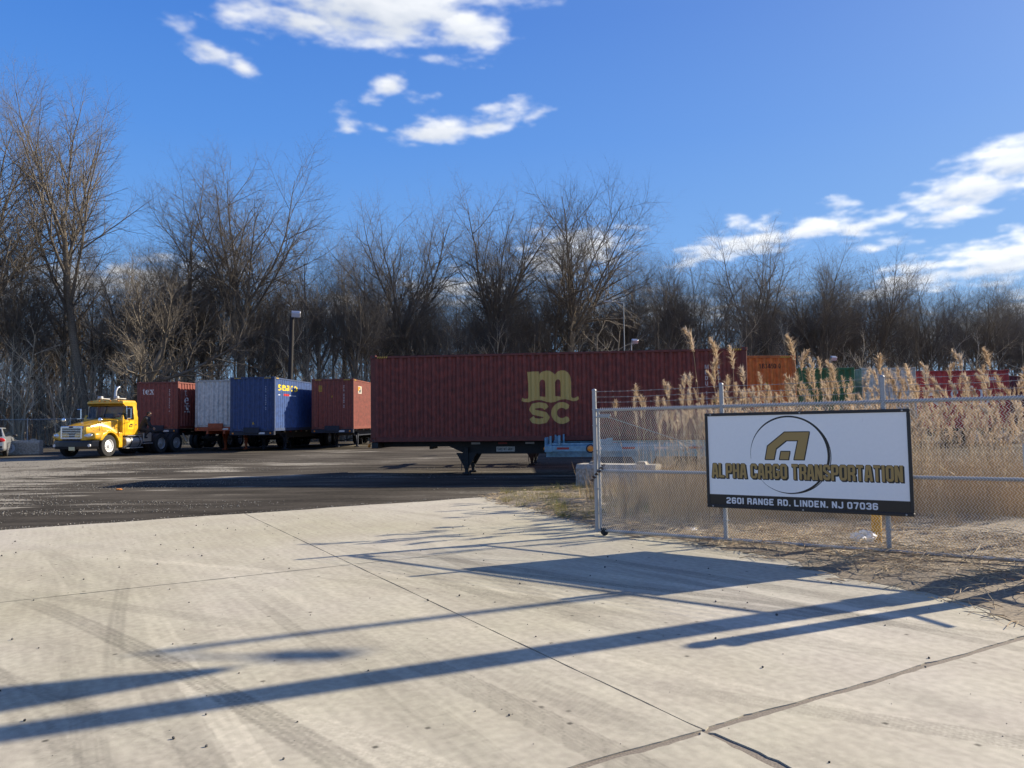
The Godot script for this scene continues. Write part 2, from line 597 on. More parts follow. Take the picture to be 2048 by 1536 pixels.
	for i in range(W * H / 2, W * H):
		out[i * 3] = 0.14
		out[i * 3 + 1] = 0.125
		out[i * 3 + 2] = 0.10
	return ImageTexture.create_from_image(Image.create_from_data(W, H, false, Image.FORMAT_RGBF, out.to_byte_array()))

const EXPOSURE := 2.0

func setup_view() -> void:
	var cam := Camera3D.new()
	cam.name = "camera"
	cam.fov = 53.06
	cam.near = 0.05
	cam.far = 1500.0
	cam.transform = Transform3D(Basis(Vector3.RIGHT, deg_to_rad(2.754)) * Basis(Vector3.BACK, -0.0115), Vector3(0, 1.75, 0))
	cam.current = true
	add_child(cam)
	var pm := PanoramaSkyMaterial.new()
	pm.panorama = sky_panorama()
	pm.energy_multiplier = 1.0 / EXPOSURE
	var sky := Sky.new()
	sky.sky_material = pm
	var e := Environment.new()
	e.background_mode = Environment.BG_SKY
	e.sky = sky
	e.tonemap_mode = Environment.TONE_MAPPER_LINEAR
	e.tonemap_exposure = EXPOSURE
	e.sdfgi_enabled = true
	e.ssao_enabled = true
	e.ssil_enabled = true
	var we := WorldEnvironment.new()
	we.name = "environment"
	we.environment = e
	add_child(we)
	var sun := DirectionalLight3D.new()
	sun.name = "sun"
	sun.light_energy = 1.6
	sun.light_color = Color(1.0, 0.945, 0.85)
	sun.light_angular_distance = 0.53
	sun.shadow_enabled = true
	add_child(sun)
	var to := Vector3(0.91 * cos(deg_to_rad(26.5)), sin(deg_to_rad(26.5)), -0.415 * cos(deg_to_rad(26.5)))
	sun.look_at_from_position(to * 50.0, Vector3.ZERO, Vector3.UP)

func setup_materials() -> void:
	var grime := ramp_tex(512, 0.012, 5, 3, Color(0.74, 0.73, 0.71), Color(1, 1, 1))
	var fine := ramp_tex(512, 0.05, 4, 4, Color(0.80, 0.80, 0.80), Color(1, 1, 1))
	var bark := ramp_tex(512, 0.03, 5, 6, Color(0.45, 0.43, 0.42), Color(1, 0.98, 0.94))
	M.grime = grime
	M.fine = fine
	M.galv = mat(lin(0.42, 0.43, 0.44), 0.5, 0.55, fine, 3.0)
	M.wire = mat(lin(0.66, 0.65, 0.62), 0.5, 0.15)
	M.fence_far = mat(lin(0.30, 0.32, 0.32), 0.6, 0.4)
	M.black_frame = mat(lin(0.012, 0.012, 0.014), 0.4)
	M.rubber = mat(lin(0.018, 0.018, 0.02), 0.85, 0.0, grime, 1.5)
	M.dark_steel = mat(lin(0.02, 0.022, 0.025), 0.6, 0.2, grime, 0.8)
	M.rust = mat(lin(0.09, 0.045, 0.025), 0.85, 0.2, grime, 2.0)
	M.chrome = mat(lin(0.75, 0.76, 0.78), 0.14, 1.0)
	M.alu = mat(lin(0.55, 0.56, 0.58), 0.35, 0.8, fine, 2.0)
	M.yellow = mat(lin(0.78, 0.44, 0.012), 0.28, 0.0, grime, 0.5)
	M.yellow.clearcoat_enabled = true
	M.yellow.clearcoat = 0.7
	M.yellow.clearcoat_roughness = 0.12
	M.black_plastic = mat(lin(0.015, 0.015, 0.017), 0.45)
	M.glass_dark = mat(lin(0.012, 0.016, 0.018), 0.06)
	M.pane = mat(Color(0.10, 0.13, 0.13, 0.34), 0.05)
	M.pane.transparency = BaseMaterial3D.TRANSPARENCY_ALPHA
	M.lens = mat(lin(0.6, 0.62, 0.66), 0.12, 0.3)
	M.amber = mat(lin(0.75, 0.25, 0.02), 0.25)
	M.red_lens = mat(lin(0.35, 0.012, 0.012), 0.2)
	M.tape_white = mat(lin(0.55, 0.55, 0.55), 0.5)
	M.tape_red = mat(lin(0.28, 0.02, 0.02), 0.5)
	M.white = mat(lin(0.62, 0.63, 0.64), 0.5, 0.0, grime, 0.7)
	M.conc_block = mat(lin(0.52, 0.50, 0.45), 0.9, 0.0, ramp_tex(512, 0.02, 6, 8, Color(0.62, 0.6, 0.57), Color(1, 1, 1)), 0.9)
	M.trunk = mat(lin(0.40, 0.355, 0.29), 0.9, 0.0, bark, 0.9)  # bark lightened low in the woods to stand in for blocked sunlight
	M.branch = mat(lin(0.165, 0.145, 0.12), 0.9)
	M.trunk_pale = mat(lin(0.64, 0.58, 0.47), 0.9, 0.0, bark, 1.2)  # sapling colours lightened too, for sun the crowns keep out
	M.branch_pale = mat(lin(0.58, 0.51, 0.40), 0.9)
	M.brush = mat(lin(0.50, 0.43, 0.33), 0.9)  # brush lightened in place of sunlight that does not reach it
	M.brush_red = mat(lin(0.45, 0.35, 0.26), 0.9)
	M.stem = mat(lin(0.42, 0.325, 0.20), 0.8)
	M.plume = mat(lin(0.50, 0.405, 0.28), 0.95)
	M.plume.backlight_enabled = true
	M.plume.backlight = lin(0.36, 0.29, 0.22)
	for q in [M.trunk, M.branch, M.trunk_pale, M.branch_pale, M.brush, M.brush_red, M.stem, M.plume]:
		q.metallic_specular = 0.15
	M.straw = mat(Color.WHITE, 0.85)
	M.straw.metallic_specular = 0.2
	M.straw.vertex_color_use_as_albedo = true
	M.straw.backlight_enabled = true
	M.straw.backlight = lin(0.2, 0.16, 0.1)

# ---------------------------------------------------------------- ground
const U := Vector2(0.862, -0.507)  # the slabs' axes in (x, z)
const V := Vector2(-0.507, -0.862)

func uv_of(x: float, z: float) -> Vector2:
	return Vector2(0.862 * x - 0.507 * z, 0.507 * x + 0.862 * z)

func xz_of(u: float, w: float) -> Vector3:
	return Vector3(0.862 * u + 0.507 * w, 0, -0.507 * u + 0.862 * w)

func concrete_texture() -> ImageTexture:  # 26 x 26 m in slab axes, u from -13, v from -19
	var S := 1792
	var a := noise_bytes(S, S, 0.0022, 4, 21, false)
	var b := noise_bytes(S, S, 0.016, 5, 22, false)
	var c := noise_bytes(S, S, 0.16, 3, 23, false)
	var e2 := noise_bytes(S, S, 0.16, 3, 24, false, 18.0)  # read transposed: broom strokes along the slabs
	var l := PackedFloat32Array()
	l.resize(S * S)
	for i in S * S:
		l[i] = 0.88 + (a[i] - 128) * 0.0003 + (b[i] - 128) * 0.00022 + (c[i] - 128) * 0.0005 + (e2[(i % S) * S + i / S] - 128) * 0.00028
	var rng := RandomNumberGenerator.new()
	rng.seed = 77
	var ppm := S / 26.0
	for t in 90:  # wheel tracks that sweep through the gateway
		var p0 := Vector2(rng.randf_range(0.0, 9.0), rng.randf_range(-2.0, 2.0))
		var p1 := Vector2(p0.x - rng.randf_range(0.5, 3.5), rng.randf_range(-8.0, -5.0))
		var p2 := Vector2(p1.x - rng.randf_range(1.0, 8.0), rng.randf_range(-16.5, -13.0))
		if t % 3 == 0:
			p1 = p0 + Vector2(rng.randf_range(-1.5, 1.0), -7.0)
			p2 = p1 + Vector2(rng.randf_range(-2.5, 1.5), -8.0)
		var ribs := rng.randi_range(3, 8)
		var k := rng.randf_range(-0.24, 0.14)
		var seg := rng.randf_range(0.0, 6.0)
		var ends := Vector2(rng.randf_range(0.0, 0.45), rng.randf_range(0.6, 1.0))
		var wide := rng.randi_range(9, 20)
		var steps := int((p0.distance_to(p1) + p1.distance_to(p2)) * ppm * 1.05)
		for s in steps:
			var f := float(s) / steps
			if f < ends.x or f > ends.y:
				continue
			var fade := smoothstep(ends.x, ends.x + 0.15, f) * (1.0 - smoothstep(ends.y - 0.2, ends.y, f)) * (0.6 + 0.4 * sin(f * 9.0 + seg))
			var p := p0.lerp(p1, f).lerp(p1.lerp(p2, f), f)
			var d := (p1 - p0).lerp(p2 - p1, f).normalized().orthogonal()
			for r in wide:
				var q := p + d * (r / ppm)
				var xi := int((q.x + 13.0) * ppm)
				var yi := int((q.y + 19.0) * ppm)
				if xi >= 0 and xi < S and yi >= 0 and yi < S:
					l[yi * S + xi] *= 1.0 + k * fade * (0.25 + 0.45 * absf(sin(r * 6.28 * ribs / wide * 0.5 + seg)))
	for t in 900:  # pocks and specks
		var o := rng.randi_range(3, S - 4) * S + rng.randi_range(3, S - 4)
		var k := rng.randf_range(0.55, 0.8)
		for q in [0, 1, S, S + 1]:
			l[o + q] *= k
	for t in 60:  # oil and damp stains
		var cx := rng.randi_range(30, S - 30)
		var cy := rng.randi_range(30, S - 30)
		var rr := rng.randi_range(3, 16)
		var k := rng.randf_range(0.02, 0.10)
		for y in range(maxi(cy - rr * 2, 0), mini(cy + rr * 2, S)):
			for x in range(maxi(cx - rr, 0), mini(cx + rr, S)):
				var e := 1.0 - Vector2((x - cx) / float(rr), (y - cy) / (rr * 2.0)).length()
				if e > 0.0:
					l[y * S + x] *= 1.0 - k * e
	var out := PackedByteArray()
	out.resize(S * S * 3)
	for i in S * S:
		var k := clampf(l[i], 0.0, 1.0)
		out[i * 3] = int(k * 224.0)
		out[i * 3 + 1] = int(k * (217.0 + (b[i] - 128) * 0.01))
		out[i * 3 + 2] = int(k * (196.0 + (a[i] - 128) * 0.05))
	return ImageTexture.create_from_image(Image.create_from_data(S, S, false, Image.FORMAT_RGB8, out))

func yard_texture() -> ImageTexture:  # x from -62 to 42, z from -8 to -62
	var W := 2048
	var H := 1080
	var a := noise_bytes(W, H, 0.006, 4, 31, false)
	var b := noise_bytes(W, H, 0.05, 5, 32, false, 5.0)
	var c := noise_bytes(W, H, 0.35, 2, 33, false)
	var d := noise_bytes(W, H, 0.012, 5, 34, false, 3.0)
	var out := PackedByteArray()
	out.resize(W * H * 3)
	for y in H:
		var z := -8.0 - 54.0 * y / H
		for x in W:
			var i := y * W + x
			var px := -62.0 + 104.0 * x / W
			var left := smoothstep(-5.0, -15.0, px) * smoothstep(-36.0, -27.0, z)
			var s1 := (d[i] - 128) * 0.009 + (b[i] - 128) * 0.007 + (a[i] - 128) * 0.008
			var pale := smoothstep(0.0, 0.45, s1 + left * 1.05 - 0.85) * clampf(0.85 + (c[i] - 128) * 0.005, 0.0, 1.0)
			pale = maxf(pale, 0.3 * smoothstep(0.35, 0.9, s1) * clampf(0.6 + (c[i] - 128) * 0.01, 0.0, 1.0))
			if px < -18.5 - (b[i] - 128) * 0.03 and z > -37.0 + (d[i] - 128) * 0.02 and z < -26.0:
				pale = maxf(pale, 0.7)
			var far := smoothstep(-21.0, -27.0, z) * (0.5 + (d[i] - 128) * 0.006 + (b[i] - 128) * 0.004)
			var k := 0.100 + (a[i] - 128) * 0.0003 + (b[i] - 128) * 0.00038 + (c[i] - 128) * 0.00022 + maxf(far, 0.0) * 0.055
			k = maxf(k, 0.03)
			var col := Color(k * 1.03, k * 0.91, k * 0.75).lerp(Color(0.50, 0.465, 0.39), clampf(pale, 0.0, 1.0)).linear_to_srgb()
			out[i * 3] = int(col.r * 255)
			out[i * 3 + 1] = int(col.g * 255)
			out[i * 3 + 2] = int(col.b * 255)
	return ImageTexture.create_from_image(Image.create_from_data(W, H, false, Image.FORMAT_RGB8, out))

func with_detail(m: StandardMaterial3D, t: Texture2D) -> void:
	m.detail_enabled = true
	m.detail_albedo = t
	m.detail_blend_mode = BaseMaterial3D.BLEND_MODE_MUL
	m.detail_uv_layer = BaseMaterial3D.DETAIL_UV_2

func sheet(pts: PackedVector3Array, uvs: PackedVector2Array, uv2: PackedVector2Array, idx: PackedInt32Array) -> ArrayMesh:
	var st := SurfaceTool.new()
	st.begin(Mesh.PRIMITIVE_TRIANGLES)
	for i in pts.size():
		st.set_uv(uvs[i])
		st.set_uv2(uv2[i])
		st.set_smooth_group(0)
		st.add_vertex(pts[i])
	for i in range(0, idx.size() - 2, 3):
		var nn := (pts[idx[i + 1]] - pts[idx[i]]).cross(pts[idx[i + 2]] - pts[idx[i]])
		st.add_index(idx[i])
		st.add_index(idx[i + 1] if nn.y < 0 else idx[i + 2])
		st.add_index(idx[i + 2] if nn.y < 0 else idx[i + 1])
	st.generate_normals()
	return st.commit()

var verge := PackedVector2Array()

func build_ground() -> void:
	var rng := RandomNumberGenerator.new()
	rng.seed = 4
	# forest floor out to the horizon, lightened for sun that misses it
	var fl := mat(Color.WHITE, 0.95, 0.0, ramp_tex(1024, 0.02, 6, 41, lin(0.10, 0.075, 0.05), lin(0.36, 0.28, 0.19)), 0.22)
	var P := PackedVector3Array()
	var A := PackedVector2Array()
	var B := PackedVector2Array()
	var I := PackedInt32Array()
	var xs := [-900.0, -200.0, -110.0, -62.0, -20.0, 20.0, 42.0, 110.0, 200.0, 900.0]
	var zs := [300.0, 30.0, -8.0, -24.0, -32.0, -40.0, -62.0, -110.0, -200.0, -900.0]
	for z in zs:
		for x in xs:
			P.push_back(Vector3(x, gy(z) - 0.14, z))
			A.push_back(Vector2(x, z))
			B.push_back(Vector2(x, z))
	for j in zs.size() - 1:
		for i in xs.size() - 1:
			var o: int = j * xs.size() + i
			I.append_array([o, o + 1, o + xs.size(), o + 1, o + xs.size() + 1, o + xs.size()])
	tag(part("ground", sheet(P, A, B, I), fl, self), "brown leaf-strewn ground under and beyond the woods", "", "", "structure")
	# the gravel yard
	var gm := mat(Color.WHITE, 0.95)
	gm.albedo_texture = yard_texture()
	gm.texture_repeat = true
	gm.metallic_specular = 0.18
	with_detail(gm, ramp_tex(1024, 0.11, 4, 43, Color(0.55, 0.55, 0.55), Color(1, 1, 1)))
	gm.normal_enabled = true
	var nb := noise_bytes(1024, 1024, 0.10, 4, 44)
	var nim := Image.create_from_data(1024, 1024, false, Image.FORMAT_L8, nb)
	nim.convert(Image.FORMAT_RGBA8)
	nim.bump_map_to_normal_map(6.0)
	P = PackedVector3Array()
	A = PackedVector2Array()
	B = PackedVector2Array()
	I = PackedInt32Array()
	var bump := FastNoiseLite.new()
	bump.seed = 9
	bump.frequency = 0.35
	bump.fractal_octaves = 3
	var nx := 208
	var nzz := 180
	for j in nzz + 1:
		for i in nx + 1:
			var x := -62.0 + 104.0 * i / nx
			var z := -8.0 - 54.0 * pow(float(j) / nzz, 1.15)
			P.push_back(Vector3(x, gy(z) - 0.03 + bump.get_noise_2d(x * 0.6, z) * 0.022, z))
			A.push_back(Vector2((x + 62.0) / 104.0, (-8.0 - z) / 54.0))
			B.push_back(Vector2(x, z) / 2.3)
	for j in nzz:
		for i in nx:
			var o := j * (nx + 1) + i
			I.append_array([o, o + 1, o + nx + 1, o + 1, o + nx + 2, o + nx + 1])
	gm.normal_enabled = false
	gm.heightmap_enabled = false
	tag(part("gravel_yard", sheet(P, A, B, I), gm, self), "dark rutted gravel yard with pale stone patches", "", "", "structure")
	# the concrete apron: slabs with open joints
	var cm := mat(lin(0.84, 0.835, 0.835), 0.9)
	cm.albedo_texture = concrete_texture()
	cm.metallic_specular = 0.25
	with_detail(cm, ramp_tex(1024, 0.2, 3, 45, Color(0.82, 0.82, 0.815), Color(1, 1, 1), 0.7))
	var apron := thing("concrete_apron", "pale concrete apron of large slabs in front of the gate", "")
	apron.set_meta("kind", "structure")
	var us := [-12.6, -2.85, 3.15, 9.15, 12.8]
	var vs := [-15.75, -9.3, -3.27, 2.7, 6.8]
	var jn := FastNoiseLite.new()
	jn.seed = 12
	jn.frequency = 1.3
	jn.fractal_octaves = 4
	for a in us.size() - 1:
		for b in vs.size() - 1:
			var gapu0 := 0.008 if b < 2 else 0.030
			var lo := Vector2(us[a], vs[b])
			var hi := Vector2(us[a + 1], vs[b + 1])
			var ring := PackedVector2Array()
			var gv0 := 0.0 if b == 0 else 0.016 if b == 1 else 0.026
			var gv1 := 0.016 if b == 0 else 0.026 if b == 1 else 0.02
			for side in 4:
				var ca: Vector2 = [lo, Vector2(hi.x, lo.y), hi, Vector2(lo.x, hi.y)][side]
				var cb: Vector2 = [Vector2(hi.x, lo.y), hi, Vector2(lo.x, hi.y), lo][side]
				var g: float = [gv0, gapu0, gv1, gapu0][side]
				var inw: Vector2 = [Vector2(0, 1), Vector2(-1, 0), Vector2(0, -1), Vector2(1, 0)][side]
				var steps := int(ca.distance_to(cb) / 0.06)
				for s in steps:
					var q := ca.lerp(cb, float(s) / steps)
					var rough := jn.get_noise_2d(q.x + side * 9.0, q.y * 1.1) * g * 0.9 + maxf(0.0, jn.get_noise_2d(q.x * 3.0, q.y * 3.0 + side * 5.0) - 0.28) * g * 2.0
					q += inw * maxf(0.003, g + rough)
					if b == 0 and side == 0:
						q += inw * (jn.get_noise_2d(q.x * 0.5, 3.0) * 0.10)
					ring.push_back(q)
			var dip := FastNoiseLite.new()
			var mb := MB.new()
			var n0 := 0
			P = PackedVector3Array()
			A = PackedVector2Array()
			B = PackedVector2Array()
			I = Geometry2D.triangulate_polygon(ring)
			for q in ring:
				P.push_back(xz_of(q.x, q.y))
				A.push_back((q + Vector2(13, 19)) / 26.0)
				B.push_back(q / 1.35)
			n0 = ring.size()
			for i in n0:  # the broken edge down into the joint
				var j := (i + 1) % n0
				var k := P.size()
				for q in [ring[i], ring[j]]:
					P.push_back(xz_of(q.x, q.y))
					P.push_back(xz_of(q.x, q.y) - Vector3(0, 0.06, 0))
					for z in 2:
						A.push_back((q + Vector2(13, 19)) / 26.0)
						B.push_back(q / 1.35 + Vector2(0, z * 0.05))
				I.append_array([k, k + 1, k + 2, k + 2, k + 1, k + 3])
			var st := SurfaceTool.new()
			st.begin(Mesh.PRIMITIVE_TRIANGLES)
			for i in range(0, I.size(), 3):
				var top := i / 3 < I.size() / 3 - n0 * 2
				var t := [I[i], I[i + 1], I[i + 2]]
				var nn := (P[t[1]] - P[t[0]]).cross(P[t[2]] - P[t[0]]).normalized()
				var mid := xz_of((lo.x + hi.x) * 0.5, (lo.y + hi.y) * 0.5)
				var out := Vector3.UP if top else (P[t[0]] - mid)
				var f := nn.dot(out) < 0.0
				if f:
					nn = -nn
				for q in ([t[0], t[1], t[2]] if f else [t[0], t[2], t[1]]):
					st.set_normal(nn)
					st.set_uv(A[q])
					st.set_uv2(B[q])
					st.add_vertex(P[q])
			part("slab", st.commit(), cm, apron)
	var jm := mat(Color.WHITE, 0.95, 0.0, ramp_tex(512, 0.08, 5, 46, lin(0.10, 0.085, 0.068), lin(0.27, 0.23, 0.185)), 1.4)
	var jb := MB.new()
	for k in 40:
		var u0 := -12.6 + k * 0.635
		var q := [xz_of(u0, -15.7), xz_of(u0 + 0.635, -15.7), xz_of(u0 + 0.635, 6.8), xz_of(u0, 6.8)]
		for i in 4:
			q[i].y = -0.008
		jb.poly(q, Vector3.UP)
	part("joint_filler", jb, jm, apron)
	# the verge: dirt and litter under the reeds
	var out := [Vector2(-0.7, -17.9), Vector2(0.5, -14.9), Vector2(1.2, -12.7), Vector2(1.75, -11.75), Vector2(2.95, -10.75), Vector2(3.5, -8.35), Vector2(4.2, -7.6), Vector2(4.35, -6.4), Vector2(7, -4), Vector2(14, -1), Vector2(40, -1), Vector2(40, -21.6), Vector2(12, -21.8), Vector2(4, -21.2), Vector2(1.9, -20.4), Vector2(0.2, -18.9)]
	for i in out.size():
		var a: Vector2 = out[i]
		var b: Vector2 = out[(i + 1) % out.size()]
		var steps := maxi(1, int(minf(a.distance_to(b) / 0.14, 60)))
		for s in steps:
			var q := a.lerp(b, float(s) / steps)
			q += Vector2(jn.get_noise_2d(q.x, q.y), jn.get_noise_2d(q.x + 50.0, q.y)) * 0.5
			verge.push_back(q)
	var pts := PackedVector2Array(verge)
	var n1 := pts.size()
	for z in range(-21, -1):
		for x in range(0, 26):
			var q := Vector2(x * 0.8 + rng.randf() * 0.4, z + rng.randf() * 0.5)
			if Geometry2D.is_point_in_polygon(q, verge):
				pts.push_back(q)
	var tri := Geometry2D.triangulate_delaunay(pts)
	P = PackedVector3Array()
	A = PackedVector2Array()
	B = PackedVector2Array()
	I = PackedInt32Array()
	for i in pts.size():
		var q := pts[i]
		P.push_back(Vector3(q.x, 0.004 if i < n1 else 0.05 + bump.get_noise_2d(q.x * 3.0, q.y * 3.0) * 0.06, q.y))
		A.push_back(q)
		B.push_back(q)
	for i in range(0, tri.size(), 3):
		if Geometry2D.is_point_in_polygon((pts[tri[i]] + pts[tri[i + 1]] + pts[tri[i + 2]]) / 3.0, verge):
			I.append_array([tri[i], tri[i + 1], tri[i + 2]])
	var vm := mat(Color.WHITE, 0.95, 0.0, ramp_tex(1024, 0.035, 6, 47, lin(0.08, 0.063, 0.045), lin(0.36, 0.295, 0.205)), 0.5)
	vm.uv1_world_triplanar = true
	tag(part("verge_ground", sheet(P, A, B, I), vm, self), "strip of bare dirt and dead litter beside the concrete", "", "", "structure")
	# loose stones
	var sb := MB.new()
	sb.ball(Vector3.ZERO, Vector3(1, 0.7, 0.85), 5, 3)
	var where := []
	var cols := []
	for i in 1000:
		var q := Vector2(rng.randf_range(-9, 8.8), rng.randf_range(-15.6, 0.8))
		var p := xz_of(q.x, q.y)
		if Geometry2D.is_point_in_polygon(Vector2(p.x, p.z), verge):
			continue
		var s := 0.003 + 0.013 * pow(rng.randf(), 4.0)
		where.append(Transform3D(Basis.from_euler(Vector3(rng.randf(), rng.randf() * TAU, rng.randf())).scaled(Vector3.ONE * s), p + Vector3(0, s * 0.55, 0)))
		var k := 0.03 + 0.10 * rng.randf()
		cols.append(Color(k, k * 0.96, k * 0.9))
	var stone := mat(Color.WHITE, 0.9)
	stone.vertex_color_use_as_albedo = true
	tag(scatter("pebbles", sb.mesh(), stone, where, cols, self), "small dark pebbles scattered over the pale concrete apron", "pebbles")
	where = []
	cols = []
	var pf := FastNoiseLite.new()
	pf.seed = 15
	pf.frequency = 0.22
	for i in 30000:
		var z := -12.0 - 22.0 * pow(rng.randf(), 1.6)
		var x := rng.randf_range(-0.75, 0.1) * -z * 0.95
		if uv_of(x, z).y > -15.8 or pf.get_noise_2d(x * 0.45, z) + smoothstep(-2.0, -14.0, x) * 0.5 - 0.28 < rng.randf() * 0.25:
			continue
		var s := rng.randf_range(0.005, 0.018)
		where.append(Transform3D(Basis.from_euler(Vector3(rng.randf() * 3, rng.randf() * TAU, 0)).scaled(Vector3.ONE * s), Vector3(x, gy(z) - 0.02, z)))
		var k := rng.randf_range(0.07, 0.24)
		cols.append(Color(k, k * 0.95, k * 0.85))
	for i in 2200:  # stones spilled along the broken edge of the concrete
		var p := xz_of(rng.randf_range(-12.0, 9.0), -15.72 - 0.55 * pow(rng.randf(), 2.0))
		var s := rng.randf_range(0.004, 0.016)
		where.append(Transform3D(Basis.from_euler(Vector3(rng.randf() * 3, rng.randf() * TAU, 0)).scaled(Vector3.ONE * s), p - Vector3(0, 0.018, 0)))
		var k := rng.randf_range(0.05, 0.32)
		cols.append(Color(k, k * 0.95, k * 0.85))
	tag(scatter("gravel", sb.mesh(), stone, where, cols, self), "loose pale gravel stones strewn over the dark yard", "gravel")

# ---------------------------------------------------------------- containers
func paint_panel(w: int, h: int, c: Color, sd: int, wear := 1.0) -> Image:  # painted steel: fading, streaks, scratches
	var a := noise_bytes(w, h, 0.02, 4, sd, false)
	var b := noise_bytes(h, w, 0.09, 4, sd + 1, false, 6.0)  # read transposed: streaks that run down
	var out := PackedByteArray()
	out.resize(w * h * 3)
	for y in h:
		for x in w:
			var i := y * w + x
			var k := 1.0 + ((a[i] - 128) * 0.0010 + (b[x * h + y] - 128) * 0.0006) * wear
			out[i * 3] = clampi(int(c.r8 * k), 0, 255)
			out[i * 3 + 1] = clampi(int(c.g8 * k), 0, 255)
			out[i * 3 + 2] = clampi(int(c.b8 * k), 0, 255)
	var im := Image.create_from_data(w, h, false, Image.FORMAT_RGB8, out)
	var rng := RandomNumberGenerator.new()
	rng.seed = sd
	for s in int(w * wear / 14.0):
		var p := Vector2(rng.randf() * w, rng.randf() * h)
		var rusty := rng.randf() < 0.6
		stroke(im, PackedVector2Array([p, p + Vector2(rng.randf_range(-1.5, 1.5), rng.randf_range(3, h * 0.09))]), 0.6, c.lerp(Color(0.36, 0.22, 0.14) if rusty else Color(0.7, 0.62, 0.58), rng.randf_range(0.1, 0.4)))
	for s in int(w * wear / 24.0):
		var p := Vector2(rng.randf() * w, h * (1.0 - 0.25 * rng.randf() * rng.randf()))
		stroke(im, PackedVector2Array([p, p + Vector2(rng.randf_range(-4, 4), rng.randf_range(-3, 3))]), rng.randf_range(0.7, 2.2), c.lerp(Color(0.30, 0.17, 0.10), rng.randf_range(0.2, 0.6)))
	return im

func panel_mat(im: Image, rough := 0.55) -> StandardMaterial3D:
	var m := StandardMaterial3D.new()
	m.albedo_texture = ImageTexture.create_from_image(im)
	m.texture_repeat = false
	m.roughness = rough
	return m

func corrugated(b: MB, from: Vector3, along: Vector3, up: Vector3, out: Vector3, wide: float, high: float, pitch: float, depth: float) -> void:  # trapezoid waves; u runs along, v down
	var k := maxi(1, roundi(wide / pitch))
	var p := wide / k
	var cut := [[0.0, 0.0], [0.26, 0.0], [0.5, -depth], [0.76, -depth], [1.0, 0.0]]
	for i in k:
		for j in 4:
			var s0: float = (i + cut[j][0]) * p
			var s1: float = (i + cut[j + 1][0]) * p
			var a: Vector3 = from + along * s0 + out * cut[j][1]
			var c: Vector3 = from + along * s1 + out * cut[j + 1][1]
			b.poly([a, c, c + up * high, a + up * high], out, [Vector2(s0 / wide, 1), Vector2(s1 / wide, 1), Vector2(s1 / wide, 0), Vector2(s0 / wide, 0)])

